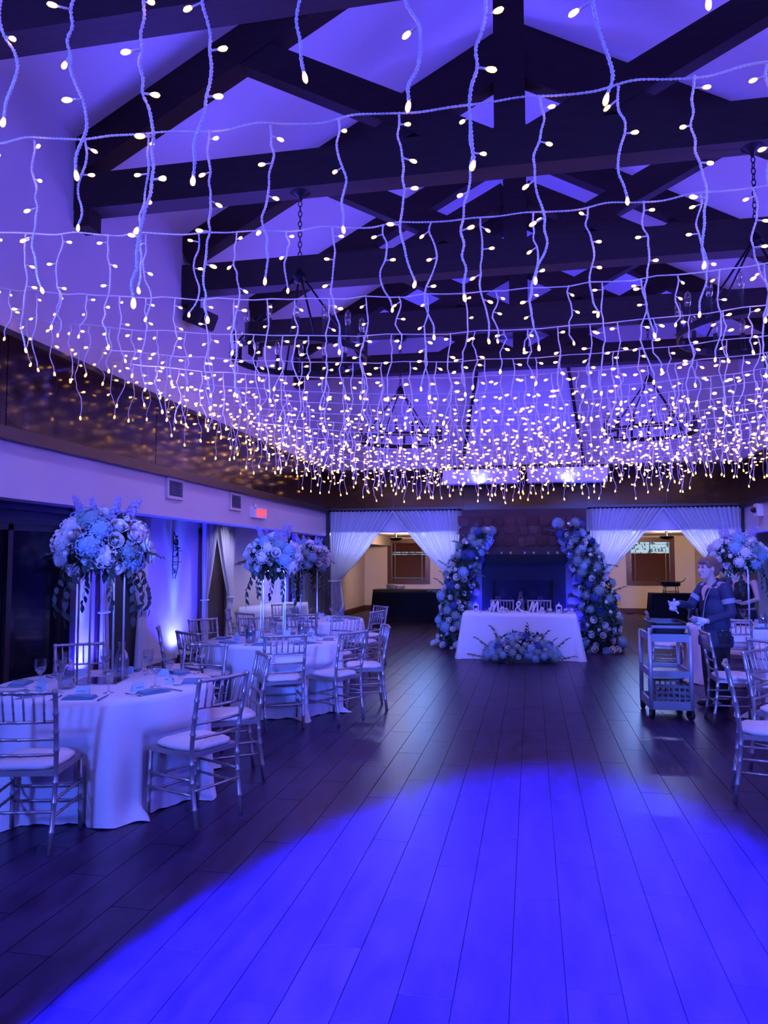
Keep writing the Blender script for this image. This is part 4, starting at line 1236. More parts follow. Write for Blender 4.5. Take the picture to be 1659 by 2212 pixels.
amp = [[(0.075, 0.05), (0.05, 0.012), (0.0, 0.012), (-0.045, 0.02), (-0.055, 0.06), (-0.02, 0.10), (0.02, 0.135), (0.02, 0.175), (-0.01, 0.19), (-0.03, 0.16), (-0.01, 0.11), (0.03, 0.05), (0.08, 0.014)]]
script((('letter_M', M_), ('letter_r', r_l)), 'script_word', HX - 0.385, 'white script word Mr on the curtain-wall side of the ampersand')
script((('ampersand_stroke', amp),), 'script_ampersand', HX + 0.0, 'white script ampersand in the middle of the head table')
script((('letter_M', M_), ('letter_r', r_l)), 'script_word', HX + 0.27, 'white script word Mr on the cart side of the ampersand')
# lanterns
def lantern(x, y, lab):
    t = thing('lantern', lab, 'lantern', (x, y, TH + 0.001), 0.1, 'small white lanterns on the head table')
    ob('base', MB().bb(-0.045, 0.045, -0.045, 0.045, 0, 0.014).mesh('base', MT['white']), t)
    for sx in (-1, 1):
        for sy in (-1, 1):
            ob('corner_post', MB().bb(sx * 0.04 - 0.005, sx * 0.04 + 0.005, sy * 0.04 - 0.005, sy * 0.04 + 0.005, 0.014, 0.12).mesh('post', MT['white']), t)
    ob('roof', MB().add([(-0.05, -0.05, 0.12), (0.05, -0.05, 0.12), (0.05, 0.05, 0.12), (-0.05, 0.05, 0.12), (0, 0, 0.165)], [(3, 2, 1, 0), (0, 1, 4), (1, 2, 4), (2, 3, 4), (3, 0, 4)], False).mesh('roof', MT['white']), t)
    ob('ring', MB().tube([(0.012 * math.cos(a), 0, 0.172 + 0.012 * math.sin(a)) for a in [6.2832 * i / 10 for i in range(11)]], 0.002, 5, False).mesh('ring', MT['white']), t)
    ob('candle', MB().cyl((0, 0, 0.014), (0, 0, 0.07), 0.022, n=12).mesh('candle', MT['candlewax']), t)
lantern(HX - 0.72, HY - 0.24, 'small white lantern on the curtain-wall end of the head table')
lantern(HX + 0.66, HY - 0.24, 'small white lantern on the cart end of the head table')
o = place(*protos['carafe'], (HX + 0.03, HY - 0.02, TH + 0.001), 0, 'clear glass carafe standing behind the script ampersand', 'glass carafes'); o.scale = (1.15, 1.15, 1.35)
for x, y, w in ((-0.36, 0.1, 'curtain-wall chair'), (0.36, 0.1, 'cart-side chair')):
    g = copy_tree(protos['goblet'][0]); g.location = (HX + x, HY + y, TH + 0.001); g.scale = (1.1, 1.1, 1.35); g['label'] = 'stemmed glass before the %s of the head table' % w
    g['group'] = 'stemmed glasses on the head table'
    nk = copy_tree(protos['napkin'][0]); nk.location = (HX + x - 0.12, HY + y - 0.05, TH + 0.001); nk.rotation_euler = (0, 0, 0.1); nk['label'] = 'folded slate-blue napkin before the %s of the head table' % w
# greenery runner on the head table
def garland(x0, x1, y, seed, lab):
    r = random.Random(seed)
    t = thing('greenery_garland', lab, 'garland', ((x0 + x1) / 2, y, TH + 0.001), 0, 'greenery garlands on the head table')
    n = 12
    for i in range(n):
        x = x0 + (x1 - x0) * i / (n - 1) - (x0 + x1) / 2
        sprig(t, (x, r.uniform(-0.03, 0.03), 0.03), (r.choice((-1, 1)), r.uniform(-0.7, 0.7), 0.25), r.uniform(0.12, 0.2), r, up=r.random() < 0.5)
    for i in range(4):
        bloom(t, 'rose', (r.uniform(x0, x1) - (x0 + x1) / 2, r.uniform(-0.05, 0.0), 0.04), (r.uniform(-.4, .4), -0.7, 0.6), 0.045, r)
garland(HX - 0.62, HX - 0.2, HY - 0.12, 4, 'low greenery garland behind the first script word')
garland(HX + 0.25, HX + 0.88, HY - 0.14, 6, 'low greenery garland behind the second script word')

# floor arrangement
def floor_flowers():
    r = random.Random(77)
    t = thing('floor_arrangement', 'low mound of white, blue and teal flowers on the floor before the head table', 'flower arrangement', (HX + 0.05, 12.36, 0))
    rx_, ry_, rz_ = 0.58, 0.20, 0.40
    ob('moss_mound', MB().ell((0, 0, 0.02), (rx_ * 0.8, ry_ * 0.7, rz_ * 0.75), 16, 8).mesh('moss', MT['leaf']), t)
    def shell(r_):
        a = r_.uniform(0, 6.28); b = r_.uniform(0, 1.5)
        nr = Vector((math.cos(a) * math.cos(b), math.sin(a) * math.cos(b), math.sin(b)))
        k = r_.uniform(0.75, 1.05)
        return (nr.x * rx_ * k, nr.y * ry_ * k, 0.03 + nr.z * rz_ * k), nr
    ob('leaves', leaves(r, shell, 0.10, 0.026, 260), t, kind='stuff')
    kinds = ['rose', 'hydrangea', 'rose', 'royal_hydrangea', 'ranunculus', 'rose', 'sage_hydrangea', 'lilac_floret']
    size = {'rose': 0.062, 'royal_hydrangea': 0.08, 'hydrangea': 0.085, 'sage_hydrangea': 0.085, 'ranunculus': 0.042, 'lilac_floret': 0.05}
    for i in range(64):
        a = math.pi + math.pi * ((i * 0.618) % 1.0); b = 0.10 + 1.25 * ((i + 0.5) / 64)
        nr = Vector((math.cos(a) * math.cos(b), math.sin(a) * math.cos(b) - 0.15, math.sin(b))).normalized()
        k = kinds[r.randrange(len(kinds))]
        if b < 0.45: k = r.choice(('hydrangea', 'sage_hydrangea', 'hydrangea', 'rose'))
        p = (math.cos(a) * math.cos(b) * rx_, math.sin(a) * math.cos(b) * ry_, max(0.075, 0.03 + math.sin(b) * rz_))
        bloom(t, k, p, nr, size[k] * r.uniform(0.85, 1.15), r)
    for x, L_, lean in ((-0.30, 0.40, -0.35), (-0.22, 0.3, 0.1), (0.12, 0.42, -0.05), (0.2, 0.36, 0.5), (0.36, 0.25, 0.7), (0.5, 0.3, 0.9), (-0.5, 0.3, -1.0), (-0.58, 0.28, -2.5), (0.58, 0.26, 2.5), (-0.1, 0.28, -0.2)):
        sprig(t, (x, -0.02, 0.20 if abs(lean) < 2 else 0.05), (lean, -0.1, 1.0), L_, r, up=True)
floor_flowers()
# candles on the mantel
for i in range(7):
    x = -0.82 + 1.33 * i / 6 + (0.03 if i % 2 else -0.02)
    tt = thing('votive_candle', 'small white votive candle on the mantel, %s from the curtain-wall end' % ORD[i], 'candle', (x, CYF - 0.12, 1.761), 0, 'votive candles on the mantel')
    ob('cup', MB().lathe([(0.022, 0), (0.028, 0.06)], 10, cap=False).mesh('cup', MT['glass']), tt)
    ob('wax', MB().lathe([(0.020, 0.002), (0.024, 0.05)], 10).mesh('wax', MT['candlewax']), tt)

# ================================================================== DRAPES
def drape(name, lab, axis, x_out, x_in, ytop, ztop, ztie, plane, mat_, folds=16, gather=0.16, bow=0.35, group=None, flare=1.6):
    """a gathered panel: hangs from a rail between x_out and x_in, is tied back at x_out and falls from there.
    axis 'x': runs along X in the plane Y=plane; axis 'y': runs along Y in the plane X=plane"""
    sgn = 1 if x_in > x_out else -1
    W_ = abs(x_in - x_out)
    m = MB()
    def fn(u, v):
        # u across (0 = outer edge), v down
        top = x_out + sgn * W_ * u
        tie = x_out + sgn * gather * (0.15 + 0.85 * u)
        if v < 0.72:
            q = v / 0.72
            ctrl_x = top * 0.5 + tie * 0.5; ctrl_z = ztie + (ztop - ztie) * (0.40 + 0.10 * (1 - u))
            x = (1 - q) ** 2 * top + 2 * q * (1 - q) * ctrl_x + q * q * tie
            z = (1 - q) ** 2 * ztop + 2 * q * (1 - q) * ctrl_z + q * q * ztie
            ampl = 0.030 * (1 - q) + 0.022
        else:
            q = (v - 0.72) / 0.28
            x = x_out + sgn * gather * (0.15 + 0.85 * u) * (1 + (flare - 1) * q ** 0.7)
            z = ztie * (1 - q) + 0.01
            ampl = 0.022 + 0.02 * q
        d = ampl * math.sin(u * folds * 2 * math.pi + 0.6 * math.sin(u * 9)) + 0.35 * ampl * math.sin(u * folds * 4.7 * math.pi + v * 3)
        return (x, plane + d, z) if axis == 'x' else (plane + d, x, z)
    m.grid(fn, folds * 8, 26)
    t = thing(name, lab, 'curtain', (0, 0, 0), 0, group)
    ob('voile', m.mesh('voile', mat_), t)
    zt = ztie
    cpt = x_out + sgn * gather * 0.55
    ring = [(math.cos(a) * (gather * 0.52 + 0.02), math.sin(a) * 0.05) for a in [6.2832 * i / 16 for i in range(17)]]
    pts = [((cpt + a, plane + b, zt) if axis == 'x' else (plane + b, cpt + a, zt)) for a, b in ring]
    ob('tieback', MB().tube(pts, 0.013, 6, False).mesh('tieback', mat_), t)
    return t
DG = 'white voile drapes across the back-room openings'
zt_ = 2.655
drape('swag_drape', 'sheer white drape swept to the curtain-wall corner of the hall end', 'x', -4.10, -2.74, 14.9, zt_, 1.22, 14.86, MT['sheer'], 17, 0.22, 0.30, DG)
drape('swag_drape', 'sheer white drape swept toward the fireplace on the curtain-wall side', 'x', -1.40, -2.80, 14.9, zt_, 1.30, 14.86, MT['sheer'], 17, 0.22, 0.30, DG)
drape('swag_drape', 'sheer white drape swept toward the fireplace on the cart side', 'x', 1.11, 2.50, 14.9, zt_, 1.30, 14.86, MT['sheer'], 17, 0.22, 0.30, DG)
drape('swag_drape', 'sheer white drape swept to the cart-side corner of the hall end', 'x', 3.86, 2.46, 14.9, zt_, 1.22, 14.86, MT['sheer'], 17, 0.22, 0.30, DG)
for a, b, w in ((-4.14, -1.37, 'curtain-wall'), (1.08, 3.88, 'cart')):
    ob('drape_rod', MB().cyl((a, 14.86, zt_ + 0.005), (b, 14.86, zt_ + 0.005), 0.016, n=8).mesh('rod', MT['iron']), None, label='dark rod carrying the voile drapes on the %s side of the fireplace' % w, cat='curtain rod')
WG = 'white curtains on the aisle wall'
for (ya, yb, w) in ((8.62, 9.78, 'beside the dark glass door'), (11.62, 12.9, 'beyond the wall ornament'), (16.4, 17.4, 'beyond the buffet table')):
    mid = ya + (yb - ya) * 0.42
    drape('wall_curtain', 'white curtain panel nearer the camera in the pair %s' % w, 'y', ya, mid + 0.03, 0, 2.34, 0.98, AL + 0.13, MT['voile'], 6, 0.16, 0.2, WG, 1.3)
    drape('wall_curtain', 'white curtain panel farther from the camera in the pair %s' % w, 'y', yb, mid - 0.03, 0, 2.34, 0.98, AL + 0.13, MT['voile'], 8, 0.2, 0.2, WG, 1.3)
    # dark doorway behind the pair
    dn = ob('door_%d' % {8.62: 2, 11.62: 3, 16.4: 4}[ya], MB().bb(AL - 0.0, AL + 0.02, ya + 0.18, yb - 0.18, 0.0, 2.1).mesh('door', MT['blackcloth' if ya < 10 else 'trim']), kind='structure')
    ob('casing', MB().bb(AL, AL + 0.04, ya + 0.08, ya + 0.18, 0, 2.18).bb(AL, AL + 0.04, yb - 0.18, yb - 0.08, 0, 2.18).bb(AL, AL + 0.04, ya + 0.08, yb - 0.08, 2.1, 2.18).mesh('casing', MT['redwood']), dn)

# ================================================================== WALL FITTINGS
def uplight(x, y, s, lab, energy=60, color=AZURE, aim=0.10, ay=0.0):
    t = thing('led_uplight', lab, 'uplight', (x, y, 0), 0, 'LED wall uplights')
    ob('yoke', MB().tube([(0, -0.09, 0.13), (0, -0.09, 0.02), (0, 0.09, 0.02), (0, 0.09, 0.13)], 0.008, 6).mesh('yoke', MT['black']), t)
    ob('can', MB().lathe([(0.055, 0.03), (0.07, 0.05), (0.075, 0.17), (0.078, 0.175), (0.062, 0.176), (0.06, 0.150), (0.0, 0.149)], 16).mesh('can', MT['black']), t)
    ob('lens', MB().lathe([(0.060, 0.158), (0.0, 0.162)], 16, cap=False).mesh('lens', MT['blueled']), t)
    lamp('uplight_beam', 'SPOT', (x, y, 0.19), (x + s * aim, y + ay, 2.3), energy, color, 0.03, 26, 0.8)
    lamp('uplight_lamp', 'SPOT', (x, y, 0.19), (x + s * aim * 2, y + ay, 2.3), energy * 1.9, BLUE, 0.03, 130, 1.0)
for y, w, e in ((8.38, 'between the dark glass door and the first curtain pair', 500), (10.85, 'below the wire wall ornament', 650), (13.25, 'beside the far curtain pair', 500), (15.75, 'beside the back-room curtain pair', 400)):
    uplight(AL + 0.16, y, -1, 'black LED uplight on the floor %s' % w, e)
for y, w in ((9.0, 'opposite the first curtain pair'), (12.2, 'behind the table by the server'), (14.4, 'in the cart-side corner by the drapes')):
    uplight(AR - 0.16, y, 1, 'black LED uplight on the cart-side aisle floor %s' % w, 500)
# uplights at the fireplace
for x, w in ((-1.02, 'curtain-wall'), (0.74, 'cart')):
    uplight(x, 14.46, 0, 'black LED uplight at the fireplace foot on the %s side' % w, 420, AZURE, 0.10, 0.35)
for x, w in ((-0.97, 'curtain-wall'), (0.70, 'cart')):
    t = thing('ledge_light', 'small LED light in front of the chimney ledge on the %s side' % w, 'uplight', (x, 14.36, 3.10), 0, 'LED lights on the chimney ledge')
    ob('can', MB().lathe([(0.03, -0.06), (0.045, 0.0), (0.04, 0.005), (0.035, -0.01), (0, -0.012)], 12).mesh('can', MT['black']), t)
    ob('lens', MB().lathe([(0.034, -0.006), (0, -0.004)], 12, cap=False).mesh('lens', MT['blueled']), t)
    ob('bracket', MB().bb(-0.012, 0.012, 0.03, 0.13, -0.05, -0.02).mesh('bracket', MT['black']), t)
    lamp('ledge_lamp', 'SPOT', (x, 14.36, 3.115), (x, 14.62, 3.9), 170, BLUE, 0.03, 130, 0.8)

def vent(y, z, w, h, lab):
    t = thing('wall_vent', lab, 'vent', (XL, y, z), 0, 'square air vents in the bulkhead')
    fr = MB(); e = 0.035
    fr.bb(0, 0.035, -w / 2, w / 2, -h / 2, -h / 2 + e); fr.bb(0, 0.035, -w / 2, w / 2, h / 2 - e, h / 2); fr.bb(0, 0.035, -w / 2, -w / 2 + e, -h / 2 + e, h / 2 - e); fr.bb(0, 0.035, w / 2 - e, w / 2, -h / 2 + e, h / 2 - e)
    ob('frame', fr.mesh('frame', MT['plaster']), t)
    ob('backing', MB().bb(0, 0.008, -w / 2 + e, w / 2 - e, -h / 2 + e, h / 2 - e).mesh('backing', MT['cartgrey']), t)
    n = 9
    for i in range(n):
        zz_ = -h / 2 + e + (h - 2 * e) * (i + 0.5) / n
        ob('louver', MB().box((0.02, 0, zz_), (0.024, w - 2 * e, 0.004), (0, RAD(35), 0)).mesh('louver', MT['cartgrey']), t)
vent(8.19, 2.50, 0.42, 0.25, 'square louvred vent on the bulkhead nearer the camera')
vent(10.05, 2.49, 0.42, 0.25, 'square louvred vent on the bulkhead beside the exit sign')

# exit sign
t = thing('exit_sign', 'white emergency box with glowing red EXIT letters on the bulkhead', 'exit sign', (XL, 10.95, 2.385))
ob('housing', MB().bb(0, 0.06, -0.30, 0.28, -0.085, 0.085).mesh('housing', MT['white']), t)
ob('lamp_head', MB().lathe([(0.03, 0), (0.05, 0.05)], 10).mesh('head', MT['white']), t, (0.05, -0.26, 0.07), (0, RAD(60), 0))
L_ = {'E': [((0, 0), (0, 1)), ((0, 0), (.7, 0)), ((0, .5), (.6, .5)), ((0, 1), (.7, 1))], 'X': [((0, 0), (.7, 1)), ((.7, 0), (0, 1))], 'I': [((.35, 0), (.35, 1))], 'T': [((.35, 0), (.35, 1)), ((0, 1), (.7, 1))]}
# read from inside the hall, i.e. looking along -X: text runs towards +Y... on a left-hand wall the reading direction is +Y
for i, chx in enumerate('EXIT'):
    m = MB()
    for (a, b), (c, d) in L_[chx]:
        y0, y1 = -0.15 + i * 0.105 + a * 0.09, -0.15 + i * 0.105 + c * 0.09
        m.bar((0.066, y0, -0.055 + b * 0.11), (0.066, y1, -0.055 + d * 0.11), 0.012, 0.02, (1, 0, 0))
    ob('letter_' + chx, m.mesh('letter', MT['redled']), t)
# wire wall ornament
t = thing('wire_wall_ornament', 'tall dark wire lantern ornament hung on the aisle wall above an uplight', 'wall ornament', (AL + 0.02, 10.75, 1.36))
orn = MB()
for s in (-1, 1):
    ob('side_wire', MB().tube([(0.03, s * 0.03, 0.0), (0.05, s * 0.09, 0.2), (0.05, s * 0.085, 0.42), (0.03, s * 0.03, 0.66), (0.02, 0, 0.74)], 0.008, 6).mesh('wire', MT['iron']), t)
for i in range(5):
    z = 0.08 + 0.13 * i
    ob('cross_wire', MB().tube([(0.04, -0.085 + 0.01 * i, z), (0.07, 0, z + 0.02), (0.04, 0.085 - 0.01 * i, z)], 0.006, 5).mesh('wire', MT['iron']), t)
for i in range(14):
    v, f = leaf_shape(0.09, 0.018, 0.2)
    mt = Euler((rnd.uniform(-1, 1), rnd.uniform(-1.5, 0.2), rnd.uniform(-2, 2))).to_matrix()
    ob('wire_leaf', MB().add([mt @ Vector(q) for q in v], f).mesh('leaf', MT['iron']), t, (0.05, rnd.uniform(-0.05, 0.05), rnd.uniform(0.05, 0.65)))
ob('hook_arm', MB().tube([(0.0, 0.0, 0.44), (0.05, 0.2, 0.44)], 0.006, 5).mesh('hook', MT['iron']), t)
ob('hook_arm', MB().tube([(0.0, 0.0, 0.26), (0.05, 0.2, 0.26)], 0.006, 5).mesh('hook', MT['iron']), t)
# speaker under the second truss
t = thing('ceiling_speaker', 'black speaker box bracketed under the end of a roof truss', 'speaker', (XL + 0.20, 8.42, 4.66))
sp_ = ob('cabinet', MB().box((0, 0, 0), (0.26, 0.28, 0.22), (0, RAD(25), RAD(-15))).mesh('cab', MT['black']), t)
ob('grille', MB().box((0.131, -0.02, -0.06), (0.01, 0.24, 0.18), (0, RAD(25), RAD(-15))).mesh('grille', MT['iron']), t)
ob('bracket', MB().bb(-0.17, -0.1, -0.03, 0.03, -0.05, 0.15).mesh('bracket', MT['iron']), t)
# security camera on the other bulkhead
t = thing('security_camera', 'small white security camera box on the cart-side bulkhead by the drapes', 'camera', (XR, 13.86, 2.52))
ob('mount', MB().bb(-0.10, 0.0, -0.11, 0.11, -0.11, 0.11).mesh('mount', MT['white']), t)
ob('dome', MB().ell((-0.12, 0, 0), (0.06, 0.05, 0.05), 12, 8).mesh('dome', MT['black']), t)
# door at the far end of the aisle wall
d5 = ob('door_5', MB().bb(AL, AL + 0.03, 18.0, 18.95, 0, 2.05).mesh('door', MT['plaster']), kind='structure')
ob('casing', MB().bb(AL, AL + 0.045, 17.9, 18.0, 0, 2.12).bb(AL, AL + 0.045, 18.95, 19.05, 0, 2.12).bb(AL, AL + 0.045, 17.9, 19.05, 2.05, 2.14).mesh('casing', MT['tan']), d5)
ob('pane', MB().bb(AL + 0.03, AL + 0.035, 18.3, 18.62, 0.9, 1.75).mesh('pane', MT['pane']), d5)
ob('handle', MB().cyl((AL + 0.03, 18.86, 1.0), (AL + 0.1, 18.86, 1.0), 0.015, n=8).mesh('handle', MT['chrome']), d5)

# buffet table along the aisle wall
def box_cloth(sx, sy, h, mat_, seed=0, fold=0.012):
    m = MB()
    def fn(u, v):
        (x, y), (nx, ny), cd = rect_ring(u, sx / 2, sy / 2)
        if v < 0.2: return (x * v / 0.2, y * v / 0.2, h)
        q = (v - 0.2) / 0.8; corner = math.exp(-cd / 0.08)
        off = 0.005 + q * (0.02 + fold * math.sin(u * 2 * math.pi * 19 + seed) + 0.06 * corner)
        cxs, cys = (1 if x > 0 else -1), (1 if y > 0 else -1)
        return (x + nx * off + (cxs * 0.06 * q * corner if nx == 0 else 0), y + ny * off + (cys * 0.05 * q * corner if ny == 0 else 0), max(0.004, h * (1 - q)))
    m.grid(fn, 140, 10, True, True)
    return m.mesh('cloth', mat_)
def cloth_table(name, lab, x, y, sx, sy, h, mat_, rz=0.0):
    t = thing(name, lab, 'table', (x, y, 0), rz)
    ob('tablecloth', box_cloth(sx, sy, h, mat_, x), t)
    ob('tabletop', MB().bb(-sx / 2 + .01, sx / 2 - .01, -sy / 2 + .01, sy / 2 - .01, h - 0.04, h - 0.006).mesh('top', MT['redwood']), t)
    return t
cloth_table('buffet_table', 'long pale-clothed buffet table along the aisle wall behind the last table', -5.0, 14.1, 0.75, 1.9, 0.77, MT['bluelinen'])
cloth_table('service_table', 'long black-clothed table under the far window on the curtain-wall side', -3.35, 21.5, 2.35, 0.75, 0.80, MT['blackcloth'])
cloth_table('service_table', 'black-clothed table under the far window on the cart side', 3.75, 20.4, 1.45, 0.75, 0.79, MT['blackcloth'])
cloth_table('service_table', 'black-clothed table half hidden behind the cart-side flower column', 1.65, 21.2, 1.1, 0.7, 0.80, MT['blackcloth'])
# plates in stacks
for k, (x, h) in enumerate(((-4.05, 12), (-3.78, 10))):
    t = thing('plate_stack', 'stack of white plates on the long black table, %s the hall corner' % ('nearer' if k == 0 else 'farther from'), 'plates', (x, 21.45, 0.801), 0, 'plate stacks on the black table')
    pm = MB().lathe([(0.07, 0), (0.11, 0.008), (0.14, 0.016), (0.141, 0.020), (0.10, 0.012), (0.0, 0.010)], 18).mesh('plate', MT['plates'])
    for i in range(h):
        ob('plate', pm, t, (0, 0, i * 0.011))
# chafing dish on the cart-side black table
t = thing('chafing_dish', 'polished metal chafing dish on legs standing on the far black table', 'chafing dish', (3.52, 20.3, 0.791), 0)
ob('pan', MB().lathe([(0.16, 0.18), (0.24, 0.20), (0.25, 0.30), (0.255, 0.31), (0.235, 0.31), (0.22, 0.215), (0, 0.20)], 20).mesh('pan', MT['chrome']), t)
for i in range(4):
    a = math.pi / 4 + i * math.pi / 2
    ob('leg', MB().tube([(math.cos(a) * 0.23, math.sin(a) * 0.23, 0), (math.cos(a) * 0.20, math.sin(a) * 0.20, 0.2)], 0.012, 6).mesh('leg', MT['chrome']), t)
for s in (-1, 1):
    ob('handle', MB().tube([(s * 0.25, 0, 0.29), (s * 0.33, 0, 0.33), (s * 0.36, 0, 0.40)], 0.014, 6).mesh('handle', MT['chrome']), t)
ob('shelf', MB().lathe([(0.2, 0.05), (0.2, 0.06)], 16).mesh('shelf', MT['chrome']), t)
# back-room ceiling lamps: bowls that throw their light at the ceiling
def bowl_lamp(x, y, lab, energy, color):
    t = thing('ceiling_lamp', lab, 'lamp', (x, y, BRZ), 0, 'back-room ceiling lamps')
    ob('canopy', MB().lathe([(0.05, 0), (0.05, -0.02), (0.012, -0.03), (0.012, -0.20)], 12).mesh('canopy', MT['iron']), t)
    ob('bowl', MB().lathe([(0.19, -0.13), (0.17, -0.17), (0.10, -0.205), (0.012, -0.215), (0.012, -0.205), (0.10, -0.195), (0.16, -0.165), (0.18, -0.13)], 18).mesh('bowl', MT['iron']), t)
    ob('lamp_glass', MB().lathe([(0.05, -0.20), (0.10, -0.18), (0.12, -0.155), (0.0, -0.145)], 14).mesh('globe', MT['warmlamp']), t)
    lamp('far_wall_fill', 'SPOT', (x, y + 0.12, BRZ - 0.22), (x, y + 2.4, 0.9), energy, color, 0.10, 150, 1.0)  # extra spot below the bowl, added to brighten the far wall
    lamp('ceiling_lamp_glow', 'POINT', (x + 0.04, y + 0.03, BRZ - 0.125), None, energy * 0.3, color, 0.05)
bowl_lamp(-3.82, 21.0, 'small dark bowl lamp before the far window on the curtain-wall side', 260, (1.0, 0.66, 0.46))
bowl_lamp(3.57, 21.0, 'small dark bowl lamp before the far window on the cart side', 260, (1.0, 0.66, 0.46))
def added_panel(x, y, lab):  # added glowing discs, hidden by the header, for the floor reflection
    t = thing('added_ceiling_panel', lab, 'lamp', (x, y, BRZ), 0, 'added ceiling panels of the back room')
    ob('rim', MB().lathe([(0.27, 0), (0.27, -0.03), (0.25, -0.035), (0.25, -0.02)], 24, cap=False).mesh('rim', MT['white']), t)
    ob('diffuser', MB().lathe([(0.25, -0.025), (0.0, -0.032)], 24, cap=False).mesh('diffuser', MT['coolpanel']), t)
MT['coolpanel'] = mat('cool_diffuser', (0.7, 0.75, 0.8), 0.4, emit=(0.34, 0.52, 1.0), estr=8)
added_panel(-2.45, 17.0, 'added unseen glowing ceiling panel behind the curtain-wall drapes')
added_panel(2.2, 17.0, 'added unseen glowing ceiling panel behind the cart-side drapes')
def added_streak_lamp(x, y, tx, ty, lab, energy):  # added lamps, out of view, that lay pale streaks on the floor
    t = thing('added_streak_lamp', lab, 'added light', (x, y, BRZ - 0.02), 0, 'added floor-streak lamps in the back room')
    ob('mount', MB().bb(-0.03, 0.03, -0.03, 0.03, -0.06, 0.02).mesh('mount', MT['black']), t)
    ob('can', MB().cyl((0, 0.10, -0.10), (0, -0.06, -0.13), 0.06, 0.065, 14).mesh('can', MT['black']), t)
    ob('lens', MB().cyl((0, -0.062, -0.130), (0, -0.066, -0.131), 0.055, n=14).mesh('lens', MT['blueled']), t)
    lamp('streak_lamp_light', 'SPOT', (x, y - 0.10, BRZ - 0.16), (tx, ty, 0), energy, (0.20, 0.38, 1.0), 0.42, 50, 0.9)
added_streak_lamp(-2.5, 17.4, -0.9, 7.0, 'added unseen floor-streak lamp in the back room behind the curtain-wall drapes', 110)
added_streak_lamp(2.25, 17.4, 0.9, 7.0, 'added unseen floor-streak lamp in the back room behind the cart-side drapes', 110)
# added backlights behind the end wall header, brightening the voile and the floor
for x0_, x1_, w in ((-4.0, -1.5, 'curtain-wall'), (1.2, 3.75, 'cart')):
    t = thing('added_backlight', 'added pale blue backlight behind the drape header on the %s side' % w, 'led strip', ((x0_ + x1_) / 2, YE + 0.305, 2.22), 0, 'added backlights behind the drapes')
    ob('channel', MB().bb(x0_ - (x0_ + x1_) / 2, x1_ - (x0_ + x1_) / 2, -0.02, 0.02, 0.0, 0.02).mesh('channel', MT['cartalu']), t)
    lamp('backlight_fill', 'AREA', ((x0_ + x1_) / 2, YE + 0.305, 2.212), ((x0_ + x1_) / 2, YE - 0.25, 0.9), 62, (0.42, 0.50, 1.0), x1_ - x0_, size_y=0.05)

# added aisle lamps, out of view, to brighten the wall curtains
for y, e, w in ((9.2, 26, 'before the first curtain pair'), (12.3, 60, 'before the curtain pair beyond the ornament'), (14.6, 45, 'above the buffet table')):
    t = thing('added_aisle_light', 'added unseen lamp in the aisle ceiling %s' % w, 'aisle_fill', (-4.85, y, Z_AISLE), 0, 'added aisle lights')
    ob('trim_ring', MB().lathe([(0.07, 0), (0.07, -0.008), (0.05, -0.010), (0.048, 0)], 18, cap=False).mesh('ring', MT['white']), t)
    lamp('aisle_fill', 'SPOT', (-4.85, y, Z_AISLE - 0.02), (-5.15, y, 0), e * 1.6, (0.72, 0.68, 1.0), 0.05, 120, 0.9)

# ================================================================== SERVICE CART
CXc, CYc = 1.40, 8.52
t = thing('service_cart', 'grey three-shelf service cart on casters beside the server', 'cart', (CXc, CYc, 0), 0.02)
cw, cd = 0.40, 0.60
def tray(z, h, mat_):
    m = MB()
    m.bb(-cw / 2, cw / 2, -cd / 2, cd / 2, z, z + 0.02)
    for s in (-1, 1):
        m.bb(s * cw / 2 - 0.012, s * cw / 2 + 0.012, -cd / 2 - 0.012, cd / 2 + 0.012, z - 0.02, z + h)
        m.bb(-cw / 2, cw / 2, s * cd / 2 - 0.012, s * cd / 2 + 0.012, z - 0.02, z + h)
    return m.mesh('tray', mat_)
ob('shelf', tray(0.12, 0.07, MT['cartgrey']), t); ob('shelf', tray(0.45, 0.05, MT['cartgrey']), t); ob('shelf', tray(0.82, 0.06, MT['cartgrey']), t)
ob('push_handle', MB().tube([(-cw / 2, -cd / 2, 0.86), (-cw / 2 + 0.02, -cd / 2 - 0.03, 0.955), (cw / 2 - 0.02, -cd / 2 - 0.03, 0.955), (cw / 2, -cd / 2, 0.86)], 0.018, 8).mesh('handle', MT['cartgrey']), t)
for sx in (-1, 1):
    for sy in (-1, 1):
        ob('upright', MB().lathe([(0.022, 0.10), (0.022, 0.94 if sy < 0 else 0.88)], 10).mesh('upright', MT['cartalu']), t, (sx * cw / 2, sy * cd / 2, 0))
        c_ = ob('caster', MB().bb(-0.022, 0.022, -0.03, 0.03, 0.05, 0.10).mesh('fork', MT['iron']), t, (sx * (cw / 2 - 0.01), sy * (cd / 2 - 0.02), 0), (0, 0, sx * 0.5))
        ob('wheel', MB().cyl((-0.014, 0, 0.052), (0.014, 0, 0.052), 0.052, n=16).mesh('wheel', MT['rubber']), c_)
